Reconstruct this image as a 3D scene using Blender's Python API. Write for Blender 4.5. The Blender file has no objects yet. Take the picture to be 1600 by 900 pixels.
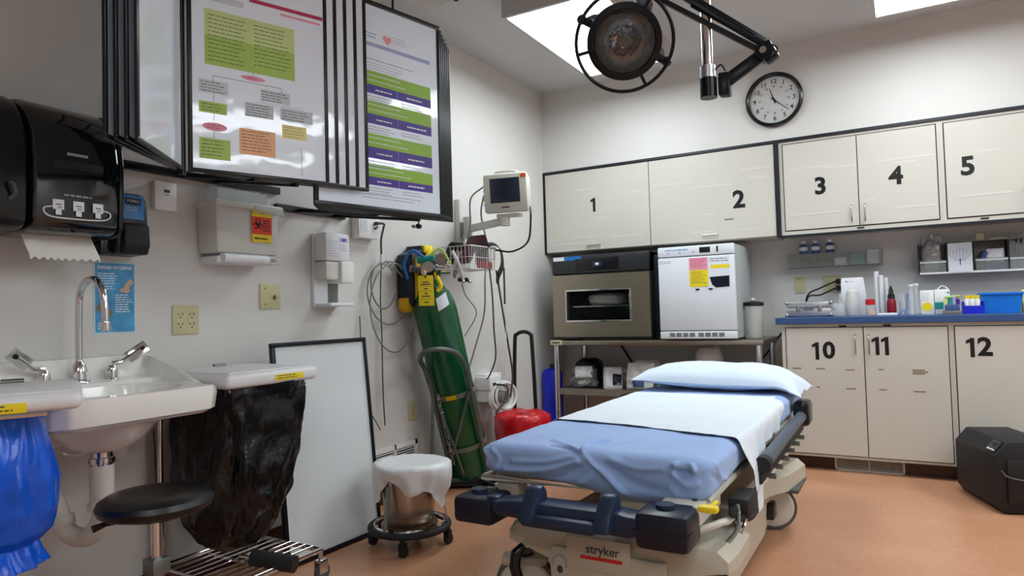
import bpy, bmesh, math, random
from mathutils import Vector, Matrix, noise
from math import sin, cos, pi, radians

# ------------------------------------------------------------------ camera, world, exposure
SC = bpy.context.scene
COL = SC.collection
_cam = bpy.data.cameras.new('camera')
_cam.lens = 1060.2 / 1600 * 36.0
_cam.sensor_width = 36.0
_cam.sensor_fit = 'HORIZONTAL'
_cam.clip_start = 0.05
CAM = bpy.data.objects.new('camera', _cam)
COL.objects.link(CAM)
_yaw, _pitch, _roll = -0.5219874, 0.0351659, -0.0279165
_f = Vector((sin(_yaw) * cos(_pitch), cos(_yaw) * cos(_pitch), sin(_pitch)))
_r = Vector((cos(_yaw), -sin(_yaw), 0))
_u = _r.cross(_f)
_r2 = cos(_roll) * _r + sin(_roll) * _u
_u2 = -sin(_roll) * _r + cos(_roll) * _u
_M = Matrix((_r2, _u2, -_f)).transposed().to_4x4()
_M.translation = Vector((0, 0, 1.0))
CAM.matrix_world = _M
SC.camera = CAM

W = bpy.data.worlds.new('world')
W.use_nodes = True
W.node_tree.nodes['Background'].inputs[0].default_value = (0.8, 0.85, 0.9, 1)
W.node_tree.nodes['Background'].inputs[1].default_value = 0.3
SC.world = W
SC.view_settings.view_transform = 'Standard'
SC.view_settings.look = 'None'
SC.view_settings.gamma = 1.0
SC.view_settings.use_curve_mapping = False
SC.view_settings.exposure = 0.34
LIGHT_STRENGTH = 11.0          # emission of the ceiling fixtures' diffusers

random.seed(7)

# ------------------------------------------------------------------ materials
def lin(c):
    return tuple(((x / 255.0) / 12.92 if x <= 10.31 else ((x / 255.0 + 0.055) / 1.055) ** 2.4) for x in c) + (1.0,)

MATS = {}
def mat(name, rgb=None, rough=0.5, metal=0.0, var=0.04, scale=8.0, bump=0.0, bscale=60.0, coat=0.0,
        trans=0.0, alpha=1.0, emit=0.0, ior=1.45, sheen=0.0, sss=0.0, stretch=None, rvar=0.0):
    """principled material with procedural colour variation, optional relief"""
    if name in MATS:
        return MATS[name]
    m = bpy.data.materials.new(name)
    m.use_nodes = True
    nt = m.node_tree
    b = nt.nodes['Principled BSDF']
    c = lin(rgb)
    tc = nt.nodes.new('ShaderNodeTexCoord')
    mp = nt.nodes.new('ShaderNodeMapping')
    nt.links.new(tc.outputs['Object'], mp.inputs[0])
    if stretch:
        mp.inputs['Scale'].default_value = stretch
    if var > 0:
        n = nt.nodes.new('ShaderNodeTexNoise')
        n.inputs['Scale'].default_value = scale
        n.inputs['Detail'].default_value = 4
        nt.links.new(mp.outputs[0], n.inputs['Vector'])
        r = nt.nodes.new('ShaderNodeValToRGB')
        r.color_ramp.elements[0].position = 0.3
        r.color_ramp.elements[1].position = 0.7
        r.color_ramp.elements[0].color = tuple(max(0, x * (1 - var)) for x in c[:3]) + (1,)
        r.color_ramp.elements[1].color = tuple(min(1, x * (1 + var)) for x in c[:3]) + (1,)
        nt.links.new(n.outputs['Fac'], r.inputs['Fac'])
        nt.links.new(r.outputs['Color'], b.inputs['Base Color'])
        if rvar:
            mr = nt.nodes.new('ShaderNodeMapRange')
            mr.inputs['To Min'].default_value = max(0.02, rough - rvar)
            mr.inputs['To Max'].default_value = rough + rvar
            nt.links.new(n.outputs['Fac'], mr.inputs['Value'])
            nt.links.new(mr.outputs[0], b.inputs['Roughness'])
    else:
        b.inputs['Base Color'].default_value = c
    if not rvar:
        b.inputs['Roughness'].default_value = rough
    b.inputs['Metallic'].default_value = metal
    b.inputs['IOR'].default_value = ior
    b.inputs['Coat Weight'].default_value = coat
    b.inputs['Coat Roughness'].default_value = 0.06
    b.inputs['Transmission Weight'].default_value = trans
    b.inputs['Alpha'].default_value = alpha
    b.inputs['Sheen Weight'].default_value = sheen
    if emit:
        b.inputs['Emission Color'].default_value = c
        b.inputs['Emission Strength'].default_value = emit
    if bump > 0:
        n2 = nt.nodes.new('ShaderNodeTexNoise')
        n2.inputs['Scale'].default_value = bscale
        n2.inputs['Detail'].default_value = 3
        nt.links.new(mp.outputs[0], n2.inputs['Vector'])
        bp = nt.nodes.new('ShaderNodeBump')
        bp.inputs['Strength'].default_value = bump
        bp.inputs['Distance'].default_value = 0.01
        nt.links.new(n2.outputs['Fac'], bp.inputs['Height'])
        nt.links.new(bp.outputs[0], b.inputs['Normal'])
        if coat:
            nt.links.new(bp.outputs[0], b.inputs['Coat Normal'])
    MATS[name] = m
    return m

mat('wall', (211, 209, 205), 0.55, var=0.02, scale=2.5, bump=0.06, bscale=140)
mat('ceiling', (200, 202, 201), 0.8, var=0.02, scale=2, bump=0.05, bscale=160)
mat('cream', (203, 199, 189), 0.32, var=0.015, scale=3, bump=0.01, bscale=300)
mat('creamedge', (190, 185, 173), 0.45, var=0.03)
mat('gap', (38, 30, 26), 0.7)
mat('blacktrim', (26, 28, 36), 0.4)
mat('counterblue', (52, 80, 128), 0.4, var=0.05, scale=30)
mat('kick', (66, 36, 24), 0.35, var=0.08, scale=6)
mat('white', (232, 232, 230), 0.4, var=0.015)
mat('whiteplastic', (226, 227, 230), 0.32, var=0.02, scale=5)
mat('porcelain', (240, 239, 234), 0.2, var=0.012, scale=3, coat=0.5)
mat('chrome', (215, 215, 218), 0.12, 1.0, var=0.03, scale=6)
mat('steel', (180, 176, 168), 0.3, 1.0, var=0.06, scale=12, stretch=(1, 1, 14))
mat('brushed', (163, 155, 140), 0.36, 1.0, var=0.07, scale=40, stretch=(0.15, 1, 6))
mat('alu', (205, 207, 210), 0.35, 0.9, var=0.03)
mat('greymetal', (120, 124, 120), 0.38, 0.7, var=0.1, scale=10)
mat('blackplastic', (14, 15, 18), 0.22, var=0.1, scale=5)
mat('smokeplastic', (10, 13, 17), 0.1, var=0.1, scale=4, coat=0.5)
mat('blackmatte', (22, 22, 24), 0.6, var=0.1)
mat('rubber', (30, 31, 33), 0.65, var=0.1)
mat('greyrubber', (88, 88, 88), 0.6, var=0.08)
mat('leather', (8, 8, 9), 0.36, var=0.1, bump=0.1, bscale=250, coat=0.12)
mat('blackmetal', (16, 20, 28), 0.3, 0.3, var=0.1)
mat('frameblack', (18, 20, 24), 0.28, var=0.1, scale=20)
mat('beigeplate', (198, 192, 150), 0.4, var=0.03)
mat('beigedark', (120, 112, 80), 0.5)
mat('bedbeige', (186, 180, 164), 0.38, var=0.03, scale=5)
mat('bedlight', (206, 204, 194), 0.35, var=0.03)
mat('navy', (26, 42, 68), 0.38, var=0.08, scale=7)
mat('darknavy', (11, 18, 38), 0.36, var=0.08)
mat('railgrey', (74, 84, 98), 0.4, var=0.06)
mat('bluesheet', (150, 178, 226), 0.85, var=0.035, scale=5, bump=0.06, bscale=500, sheen=0.2)
mat('whitesheet', (222, 232, 242), 0.85, var=0.02, scale=5, bump=0.10, bscale=120, sheen=0.2)
mat('pillowcase', (214, 228, 244), 0.85, var=0.02, scale=4, bump=0.12, bscale=40, sheen=0.2)
mat('tankgreen', (10, 82, 46), 0.24, var=0.10, scale=5, coat=0.3)
mat('cartgrey', (96, 104, 100), 0.42, 0.5, var=0.12, scale=18)
mat('strap', (106, 112, 96), 0.6, var=0.1)
mat('yellow', (238, 214, 30), 0.45, var=0.03)
mat('yellowdk', (214, 168, 16), 0.4, var=0.05)
mat('orange', (236, 104, 52), 0.5)
mat('red', (196, 30, 34), 0.4, var=0.08)
mat('redlabel', (222, 62, 36), 0.5, var=0.03)
mat('redbag', (196, 22, 34), 0.26, var=0.12, scale=9, bump=0.6, bscale=16)
mat('blackbag', (9, 9, 10), 0.27, var=0.25, scale=6, bump=1.0, bscale=26, stretch=(1, 1, 0.6))
mat('bluebag', (12, 92, 222), 0.25, var=0.25, scale=7, bump=0.8, bscale=17, stretch=(1, 1, 0.5))
mat('whitebag', (226, 228, 230), 0.35, var=0.03, bump=0.6, bscale=14)
mat('foilbag', (150, 150, 148), 0.28, 0.25, var=0.35, scale=22, bump=1.0, bscale=30)
mat('whiteboard', (214, 219, 221), 0.12, var=0.012, scale=1.5, coat=0.4)
mat('paper', (226, 231, 238), 0.6, var=0.01)
mat('veilgreen', (166, 198, 96), 0.45, var=0.04)  # flow chart greens, paled to imitate reflections on the plastic page
mat('veilgreenl', (196, 216, 146), 0.45, var=0.04)
mat('pagepaper', (228, 240, 255), 0.35, var=0.01, coat=1.0, bump=0.5, bscale=3.2)
mat('papertowel', (236, 234, 228), 0.9, var=0.02, bump=0.3, bscale=200)
mat('ink', (60, 66, 76), 0.6)
mat('inkgrey', (150, 158, 168), 0.6)
mat('black', (8, 8, 9), 0.45, var=0)
mat('pgreen', (140, 184, 52), 0.45, var=0.04)
mat('pgreenl', (176, 204, 96), 0.45, var=0.04)
mat('ppurple', (66, 38, 142), 0.45, var=0.04)
mat('ppink', (226, 150, 170), 0.5)
mat('pcrimson', (178, 50, 92), 0.5)
mat('porange', (236, 182, 140), 0.5)
mat('pyellow', (234, 224, 150), 0.5)
mat('pgrey', (200, 208, 216), 0.5)
mat('plavender', (160, 172, 212), 0.5)
mat('posterblue', (70, 150, 200), 0.4, var=0.3, scale=14)
mat('posterpale', (186, 218, 232), 0.4, var=0.1)
mat('skin', (196, 170, 140), 0.5)
mat('screen', (34, 44, 60), 0.12, var=0.1)
mat('monitorcase', (206, 206, 196), 0.45, var=0.02)
mat('bluetape', (36, 110, 190), 0.4)
mat('brightblue', (24, 120, 214), 0.35, var=0.05)
mat('royal', (22, 40, 196), 0.35, var=0.06)
mat('teal', (22, 150, 140), 0.45)
mat('sanblue', (70, 130, 190), 0.2, var=0.12, scale=20)
mat('maroon', (70, 24, 40), 0.6, var=0.1)
mat('darkred', (130, 20, 40), 0.3)
mat('cable', (130, 132, 124), 0.5)
mat('cabledark', (70, 74, 74), 0.5)
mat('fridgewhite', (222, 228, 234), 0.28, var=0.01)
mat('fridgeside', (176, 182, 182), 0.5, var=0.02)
mat('linenwhite', (225, 225, 222), 0.9, var=0.04, bump=0.4, bscale=40)
mat('warmerblack', (38, 42, 46), 0.35, var=0.06)
mat('shelfgrey', (128, 122, 112), 0.45, 0.2, var=0.12, scale=12)
mat('acrylic', (176, 182, 178), 0.15, var=0.1, scale=12, alpha=0.28)
mat('clearplastic', (226, 232, 232), 0.12, var=0.02, alpha=0.32)
mat('frost', (228, 228, 222), 0.35, var=0.02, alpha=0.72)
mat('glass', (20, 24, 26), 0.04, var=0.0, alpha=0.12)
mat('labelstrip', (214, 212, 204), 0.12, var=0.02)
mat('bluegloves', (70, 90, 140), 0.5, var=0.15)
mat('pipe', (222, 220, 212), 0.35, var=0.03)
mat('vent', (206, 205, 198), 0.5, var=0.03)
mat('diffuser', (240, 250, 255), 0.5, var=0, emit=LIGHT_STRENGTH)
mat('fixture', (190, 190, 188), 0.6, var=0.02)
mat('reflector', (190, 196, 200), 0.12, 1.0, var=0.25, scale=14, bump=0.5, bscale=20)

def floor_material():
    m = bpy.data.materials.new('floor_sheet')
    m.use_nodes = True
    nt = m.node_tree
    b = nt.nodes['Principled BSDF']
    tc = nt.nodes.new('ShaderNodeTexCoord')
    a = nt.nodes.new('ShaderNodeTexNoise'); a.inputs['Scale'].default_value = 3.0; a.inputs['Detail'].default_value = 6
    s = nt.nodes.new('ShaderNodeTexVoronoi'); s.inputs['Scale'].default_value = 130
    for n in (a, s):
        nt.links.new(tc.outputs['Object'], n.inputs['Vector'])
    r = nt.nodes.new('ShaderNodeValToRGB')
    r.color_ramp.elements[0].position = 0.3; r.color_ramp.elements[0].color = lin((192, 138, 104))
    r.color_ramp.elements[1].position = 0.7; r.color_ramp.elements[1].color = lin((202, 150, 116))
    nt.links.new(a.outputs['Fac'], r.inputs['Fac'])
    r2 = nt.nodes.new('ShaderNodeValToRGB')
    r2.color_ramp.elements[0].position = 0.2; r2.color_ramp.elements[0].color = (0.93, 0.93, 0.93, 1)
    r2.color_ramp.elements[1].position = 0.75; r2.color_ramp.elements[1].color = (1.03, 1.03, 1.03, 1)
    nt.links.new(s.outputs['Color'], r2.inputs['Fac'])
    mx = nt.nodes.new('ShaderNodeMix'); mx.data_type = 'RGBA'; mx.blend_type = 'MULTIPLY'; mx.inputs[0].default_value = 1
    nt.links.new(r.outputs['Color'], mx.inputs[6]); nt.links.new(r2.outputs['Color'], mx.inputs[7])
    nt.links.new(mx.outputs[2], b.inputs['Base Color'])
    b.inputs['Roughness'].default_value = 0.24
    n2 = nt.nodes.new('ShaderNodeTexNoise'); n2.inputs['Scale'].default_value = 9
    nt.links.new(tc.outputs['Object'], n2.inputs['Vector'])
    bp = nt.nodes.new('ShaderNodeBump'); bp.inputs['Strength'].default_value = 0.06; bp.inputs['Distance'].default_value = 0.01
    nt.links.new(n2.outputs['Fac'], bp.inputs['Height']); nt.links.new(bp.outputs[0], b.inputs['Normal'])
    MATS['floor'] = m
floor_material()

# ------------------------------------------------------------------ mesh builder
def V(*a):
    return Vector(a[0]) if len(a) == 1 else Vector(a)

def frame_of(d):
    d = V(d).normalized()
    a = Vector((0, 0, 1)) if abs(d.z) < 0.9 else Vector((1, 0, 0))
    x = a.cross(d).normalized()
    return x, d.cross(x), d

def smooth_pts(pts, n=6):
    """Catmull-Rom through the points"""
    P = [V(p) for p in pts]
    P = [2 * P[0] - P[1]] + P + [2 * P[-1] - P[-2]]
    out = []
    for i in range(1, len(P) - 2):
        for k in range(n):
            t = k / n
            a, b, c, d = P[i - 1], P[i], P[i + 1], P[i + 2]
            out.append(0.5 * ((2 * b) + (c - a) * t + (2 * a - 5 * b + 4 * c - d) * t * t + (3 * b - a - 3 * c + d) * t ** 3))
    out.append(P[-2])
    return out

class MB:
    def __init__(s):
        s.v = []; s.f = []; s.m = []; s.mats = []; s.xf = None
    def mi(s, name):
        if name not in s.mats: s.mats.append(name)
        return s.mats.index(name)
    def add(s, vs, fs, m):
        o = len(s.v)
        if s.xf is not None:
            vs = [s.xf @ V(p) for p in vs]
        s.v += [tuple(p) for p in vs]
        s.f += [tuple(i + o for i in f) for f in fs]
        k = s.mi(m)
        s.m += [k] * len(fs)
        return s
    def bm(s, bm, m):
        bm.verts.index_update()
        s.add([v.co.copy() for v in bm.verts], [[v.index for v in f.verts] for f in bm.faces], m)
        bm.free()
    def box(s, a, b, m, bev=0.0, seg=2, rot=None, taper=None):
        """axis box from corner a to corner b; rot = Matrix about its centre; taper=(fx,fy) scales the top"""
        a, b = V(a), V(b); c = (a + b) / 2; h = (b - a) / 2
        h = Vector((abs(h.x), abs(h.y), abs(h.z)))
        bm = bmesh.new(); bmesh.ops.create_cube(bm, size=2)
        for v in bm.verts:
            k = (taper[0], taper[1]) if (taper and v.co.z > 0) else (1, 1)
            v.co = Vector((v.co.x * h.x * k[0], v.co.y * h.y * k[1], v.co.z * h.z))
        if bev > 0:
            bev = min(bev, 0.49 * 2 * min(h))
            bmesh.ops.bevel(bm, geom=bm.edges[:], offset=bev, segments=seg, profile=0.5, affect='EDGES')
        for v in bm.verts:
            v.co = (rot @ v.co if rot is not None else v.co) + c
        s.bm(bm, m); return s
    def obox(s, c, x, y, z, sx, sy, sz, m, bev=0.0, seg=2):
        """box about c with axes x, y, z"""
        R = Matrix((V(x).normalized(), V(y).normalized(), V(z).normalized())).transposed()
        c = V(c); h = Vector((sx, sy, sz)) / 2
        return s.box(c - h, c + h, m, bev, seg, rot=R)
    def bar(s, p, q, w, h, m, up=(0, 0, 1), bev=0.0):
        p, q = V(p), V(q); d = (q - p); L = d.length; d.normalize()
        x = V(up).cross(d).normalized(); y = d.cross(x)
        return s.obox((p + q) / 2, x, y, d, w, h, L, m, bev)
    def cyl(s, p, q, r, m, r2=None, seg=20, cap=True):
        r2 = r if r2 is None else r2
        p, q = V(p), V(q); x, y, d = frame_of(q - p)
        vs = []; fs = []
        for (c, rr) in ((p, r), (q, r2)):
            for i in range(seg):
                a = 2 * pi * i / seg; vs.append(c + x * rr * cos(a) + y * rr * sin(a))
        for i in range(seg):
            j = (i + 1) % seg; fs.append((i, j, seg + j, seg + i))
        if cap: fs += [tuple(range(seg))[::-1], tuple(range(seg, 2 * seg))]
        return s.add(vs, fs, m)
    def tube(s, pts, r, m, seg=8, closed=False, sm=0):
        if sm: pts = smooth_pts(pts, sm)
        P = [V(p) for p in pts]; n = len(P)
        rr = r if isinstance(r, (list, tuple)) else [r] * n
        T = []
        for i in range(n):
            a = P[(i - 1) % n] if closed or i > 0 else P[i]; b = P[(i + 1) % n] if closed or i < n - 1 else P[i]
            T.append((b - a).normalized())
        x, y, _ = frame_of(T[0]); vs = []; fs = []
        for i in range(n):
            x = (x - T[i] * x.dot(T[i]))
            x = x.normalized() if x.length > 1e-6 else frame_of(T[i])[0]
            y = T[i].cross(x)
            for k in range(seg):
                a = 2 * pi * k / seg; vs.append(P[i] + (x * cos(a) + y * sin(a)) * rr[min(i, len(rr) - 1)])
        for i in range(n if closed else n - 1):
            for k in range(seg):
                a = i * seg + k; b = i * seg + (k + 1) % seg; j = ((i + 1) % n) * seg
                fs.append((a, b, j + (k + 1) % seg, j + k))
        if not closed: fs += [tuple(range(seg))[::-1], tuple((n - 1) * seg + k for k in range(seg))]
        return s.add(vs, fs, m)
    def lathe(s, prof, c, m, seg=28, axis=(0, 0, 1), sx=1.0, sy=1.0, warp=None, x=None, cap=True):
        """prof: list of (r, h) along axis"""
        if x is None: xx, yy, d = frame_of(axis)
        else: d = V(axis).normalized(); xx = V(x).normalized(); yy = d.cross(xx)
        c = V(c); vs = []; fs = []; n = len(prof)
        for i, (r, h) in enumerate(prof):
            for k in range(seg):
                a = 2 * pi * k / seg
                q = xx * r * cos(a) * sx + yy * r * sin(a) * sy + d * h
                if warp: q = warp(q, i, k, a)
                vs.append(c + q)
        for i in range(n - 1):
            for k in range(seg):
                k2 = (k + 1) % seg; fs.append((i * seg + k, i * seg + k2, (i + 1) * seg + k2, (i + 1) * seg + k))
        if cap and prof[0][0] > 1e-5: fs.append(tuple(range(seg))[::-1])
        if cap and prof[-1][0] > 1e-5: fs.append(tuple((n - 1) * seg + k for k in range(seg)))
        return s.add(vs, fs, m)
    def open_lathe(s, prof, c, m, seg=28, axis=(0, 0, 1), sx=1.0, sy=1.0):
        n0 = len(s.f); s.lathe(prof, c, m, seg, axis, sx, sy)
        # drop the caps
        k = (1 if prof[0][0] > 1e-5 else 0) + (1 if prof[-1][0] > 1e-5 else 0)
        if k: s.f = s.f[:-k]; s.m = s.m[:-k]
        return s
    def sphere(s, c, r, m, u=16, v=10):
        r = (r, r, r) if not hasattr(r, '__len__') else r
        bm = bmesh.new(); bmesh.ops.create_uvsphere(bm, u_segments=u, v_segments=v, radius=1)
        for q in bm.verts: q.co = Vector((q.co.x * r[0], q.co.y * r[1], q.co.z * r[2])) + V(c)
        s.bm(bm, m); return s
    def torus(s, c, R, r, m, n=(0, 0, 1), seg=40, rs=8, sx=1.0):
        x, y, d = frame_of(n); c = V(c)
        return s.tube([c + x * R * cos(2 * pi * i / seg) * sx + y * R * sin(2 * pi * i / seg) for i in range(seg)], r, m, rs, True)
    def grid(s, fn, nu, nv, m, th=0.0):
        vs = [fn(i / nu, j / nv) for j in range(nv + 1) for i in range(nu + 1)]
        w = nu + 1
        fs = [(j * w + i, j * w + i + 1, (j + 1) * w + i + 1, (j + 1) * w + i) for j in range(nv) for i in range(nu)]
        return s.add(vs, fs, m)
    def quad(s, o, u, v, w, h, m):
        o, u, v = V(o), V(u), V(v)
        return s.add([o, o + u * w, o + u * w + v * h, o + v * h], [(0, 1, 2, 3)], m)
    def prism(s, poly, o, u, v, depth, m, bev=0.0):
        """2-D outline poly in (u, v) from o, extruded by depth along u x v"""
        o, u, v = V(o), V(u).normalized(), V(v).normalized(); n = u.cross(v)
        bm = bmesh.new()
        a = [bm.verts.new(o + u * p[0] + v * p[1]) for p in poly]
        f = bm.faces.new(a)
        r = bmesh.ops.extrude_face_region(bm, geom=[f])
        for e in r['geom']:
            if isinstance(e, bmesh.types.BMVert): e.co += n * depth
        bmesh.ops.recalc_face_normals(bm, faces=bm.faces[:])
        if bev > 0: bmesh.ops.bevel(bm, geom=bm.edges[:], offset=bev, segments=2, profile=0.5, affect='EDGES')
        s.bm(bm, m); return s
    def text(s, txt, o, u, v, size, m, off=0.0, ex=0.0004, align='CENTER', shear=0.0, sp=1.0):
        cu = bpy.data.curves.new('t', 'FONT'); cu.body = txt; cu.size = size; cu.offset = off * size
        cu.extrude = ex; cu.align_x = align; cu.align_y = 'CENTER'; cu.shear = shear; cu.resolution_u = 3
        cu.space_character = sp
        ob = bpy.data.objects.new('t', cu); me = bpy.data.meshes.new_from_object(ob)
        o, u, v = V(o), V(u).normalized(), V(v).normalized(); n = u.cross(v)
        s.add([o + u * p.co.x + v * p.co.y + n * (p.co.z + ex) for p in me.vertices], [tuple(f.vertices) for f in me.polygons], m)
        bpy.data.objects.remove(ob); bpy.data.curves.remove(cu); bpy.data.meshes.remove(me)
        return s
    def build(s, name, parent=None, smooth=True, angle=35, base=None):
        me = bpy.data.meshes.new(name)
        org = V(0, 0, 0)
        p = parent
        while p is not None:
            org = org + p.location; p = p.parent
        if base is not None and parent is None: org = V(base)
        me.from_pydata([(V(q) - org)[:] for q in s.v], [], s.f)
        for n in s.mats: me.materials.append(MATS[n])
        me.polygons.foreach_set('material_index', s.m)
        me.validate(clean_customdata=False)
        bm = bmesh.new(); bm.from_mesh(me)
        bmesh.ops.recalc_face_normals(bm, faces=bm.faces[:]); bm.to_mesh(me); bm.free()
        if smooth:
            me.shade_smooth(); me.set_sharp_from_angle(angle=radians(angle))
        ob = bpy.data.objects.new(name, me); COL.objects.link(ob)
        ob.parent = parent
        if base is not None and parent is None: ob.location = base
        return ob

def thing(name, label, cat, loc, group=None):
    o = bpy.data.objects.new(name, None); COL.objects.link(o)
    o.empty_display_size = 0.05
    o.location = loc; o['label'] = label; o['category'] = cat
    if group: o['group'] = group
    return o
def tag(o, label, cat, group=None):
    o['label'] = label; o['category'] = cat
    if group: o['group'] = group
    return o
def struct(o):
    o['kind'] = 'structure'; return o
def lab(o, label):
    o['label'] = label; return o
def dup(root, loc, label=None, group=None):
    r = root.copy(); COL.objects.link(r); r.location = loc
    if label: r['label'] = label
    if group: r['group'] = group
    def rec(a, b):
        for ch in [c for c in COL.objects if c.parent == a]:
            c = ch.copy(); COL.objects.link(c); c.parent = b
            rec(ch, c)
    rec(root, r)
    return r
X, Y, Z = Vector((1, 0, 0)), Vector((0, 1, 0)), Vector((0, 0, 1))
# ------------------------------------------------------------------ the room
WX, BY, FY, UY, CZ = -2.43, 5.07, 4.45, 4.77, 2.72     # left wall, back wall, base fronts, upper fronts, ceiling
RX, NY = 3.4, -2.4                                       # right wall and near wall (behind the camera)
struct(MB().box((WX - .1, NY - .1, -.06), (RX + .1, BY + .1, 0), 'floor').build('floor', smooth=False))
struct(MB().box((WX - .1, NY - .1, CZ), (RX + .1, BY + .1, CZ + .08), 'ceiling').build('ceiling', smooth=False))
struct(MB().box((WX - .1, NY, 0), (WX, BY, CZ), 'wall').build('wall_left', smooth=False))
m = MB().box((WX, BY, 0), (RX, BY + .1, CZ), 'wall')
m.box((WX, UY, 2.085), (RX, BY, CZ), 'wall')             # boxed-out wall above the cupboards
struct(m.build('wall_back', smooth=False))
struct(MB().box((RX, NY, 0), (RX + .1, BY, CZ), 'wall').build('wall_right', smooth=False))
struct(MB().box((WX, NY - .1, 0), (RX, NY, CZ), 'wall').build('wall_front', smooth=False))
struct(MB().box((WX, NY, 0), (WX + .008, BY, .085), 'kick', bev=.003).build('baseboard_left', smooth=False))
struct(MB().box((WX + .01, BY - .008, 0), (-.67, BY, .085), 'kick', bev=.003).build('baseboard_back', smooth=False))
# black reveal round the upper cupboards
m = MB()
m.box((WX, UY - .012, 2.072), (1.9, UY + .01, 2.09), 'blacktrim')
m.box((WX, UY - .012, 1.445), (WX + .012, UY + .01, 2.072), 'blacktrim')
struct(m.build('trim_1', smooth=False))
struct(MB().box((-.702, UY - .014, 1.44), (-.676, UY + .01, 2.072), 'blacktrim').build('trim_2', smooth=False))
struct(MB().box((-.676, UY - .012, 1.437), (1.9, UY + .01, 1.452), 'blacktrim').build('trim_3', smooth=False))

# ceiling light fixtures: shallow boxes hung on the ceiling
def ceiling_light(x0, x1, y0, y1, label):
    t = thing('ceiling_light', label, 'light', ((x0 + x1) / 2, (y0 + y1) / 2, CZ), 'ceiling light boxes')
    zb = 2.6; w = .02
    m = MB()
    m.box((x0, y0, zb), (x1, y0 + w, CZ - .001), 'fixture'); m.box((x0, y1 - w, zb), (x1, y1, CZ - .001), 'fixture')
    m.box((x0, y0 + w, zb), (x0 + w, y1 - w, CZ - .001), 'fixture'); m.box((x1 - w, y0 + w, zb), (x1, y1 - w, CZ - .001), 'fixture')
    m.build('housing', t, smooth=False)
    MB().box((x0 + w, y0 + w, zb + .006), (x1 - w, y1 - w, zb + .016), 'diffuser').build('diffuser', t, smooth=False)
    return t
ceiling_light(-1.83, -1.235, 3.15, 4.3, 'glowing ceiling light box partly hidden behind the round lamp head')
ceiling_light(-.085, .51, 3.1, 4.33, 'glowing ceiling light box at the top edge, right of the clock')
ceiling_light(1.7, 2.3, 3.1, 4.33, 'ceiling light box beyond the right edge of the view')
ceiling_light(1.1, 1.7, .9, 2.1, 'ceiling light box right of the camera')
ceiling_light(2.5, 3.1, .9, 2.1, 'added unseen fill light box far right of the camera')  # added out of view to brighten the posters and left wall
ceiling_light(-.085, .51, -1.4, -.2, 'added unseen fill light box behind the camera')  # extra unseen fill, put in to lift the near left side

# round ceiling diffuser above the poster racks
t = thing('ceiling_vent', 'white round ceiling air vent above the poster rack', 'vent', (-2.1, 2.85, CZ))
m = MB()
for r in (.16, .125, .09, .055):
    m.open_lathe([(r, -.008), (r - .005, -.026), (r - .03, -.012)], (-2.1, 2.85, CZ), 'vent', 32)
m.build('vane_ring', t)
MB().lathe([(.185, 0), (.185, -.006), (.165, -.01)], (-2.1, 2.85, CZ), 'vent', 36).build('flange', t)
t = thing('ceiling_hook', 'black ceiling hook hanging by the round vent', 'hook', (-1.93, 2.86, CZ))
MB().cyl((-1.93, 2.86, CZ), (-1.93, 2.86, CZ - .05), .006, 'black').lathe([(.012, 0), (.016, -.02), (.02, -.045), (.012, -.06), (0, -.064)], (-1.93, 2.86, CZ - .05), 'black').build('hook_body', t)
MB().lathe([(.03, 0), (.03, -.008), (.01, -.012)], (-1.93, 2.86, CZ), 'black').build('ceiling_plate', t)

# ------------------------------------------------------------------ cupboards
def digits(txt, x, z, h, y, parent, name='numeral'):
    if not txt: return
    # bold stuck-on numerals; the 1 has a short flag
    m = MB(); adv = {'1': .46, '0': .92}
    ws = [adv.get(c, .78) * h for c in txt]; cx = x - sum(ws) / 2
    for c, w in zip(txt, ws):
        q = cx + w / 2
        if c == '1':
            m.prism([(-.02 * h, -.5 * h), (.17 * h, -.5 * h), (.17 * h, .5 * h), (.03 * h, .5 * h), (-.2 * h, .36 * h), (-.2 * h, .2 * h), (-.02 * h, .27 * h)], (q, y, z), X, Z, .0012, 'black')
        else:
            m.text(c, (q, y, z), X, Z, h * 1.30, 'black', off=.034, ex=.0006)
        cx += w
    m.build(name, parent, smooth=False)
def strips(lst, y, parent):
    """clear tape label strips on a door"""
    for (x, z, w) in lst:
        MB().box((x, y - .0012, z - .006), (x + w, y, z + .006), 'labelstrip').build('label_strip', parent, smooth=False)
def bow_handle(x, z0, z1, y, parent):
    MB().tube([(x, y, z0), (x, y - .028, z0 + .012), (x, y - .032, (z0 + z1) / 2), (x, y - .028, z1 - .012), (x, y, z1)], .0045, 'steel', 8, sm=4).build('handle', parent)
def door_panel(x0, x1, z0, z1, y, parent, name='door'):
    return MB().box((x0, y - .004, z0), (x1, y + .012, z1), 'cream', bev=.0015).build(name, parent, smooth=False)

# wall cupboard with lift-up doors 1 and 2
t = thing('wall_cabinet', 'cream wall cupboard with lift-up doors numbered 1 and 2', 'cupboard', (-1.56, UY, 1.45), 'cream wall cupboards')
MB().box((WX + .012, UY + .013, 1.45), (-.704, BY - .001, 2.07), 'creamedge').build('body', t, smooth=False)
d = door_panel(WX + .016, -1.571, 1.455, 2.068, UY, t)
digits('1', -2.01, 1.795, .105, UY - .004, d); 
strips([(-2.17, 1.92, .19), (-1.82, 1.86, .2), (-2.2, 1.55, .2), (-2.40, 1.545, .09), (-2.32, 1.51, .21), (-1.87, 1.54, .26), (-2.0, 1.69, .1)], UY - .004, d)
def pull(x, z, parent):
    m = MB().tube([(x - .055, UY - .004, z + .014), (x - .055, UY - .016, z + .014), (x + .055, UY - .016, z + .014), (x + .055, UY - .004, z + .014)], .003, 'steel', 6)
    m.box((x - .055, UY - .006, z - .018), (x + .055, UY - .004, z + .014), 'creamedge')
    m.build('handle', parent)
pull(-2.016, 1.475, d)
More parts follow.
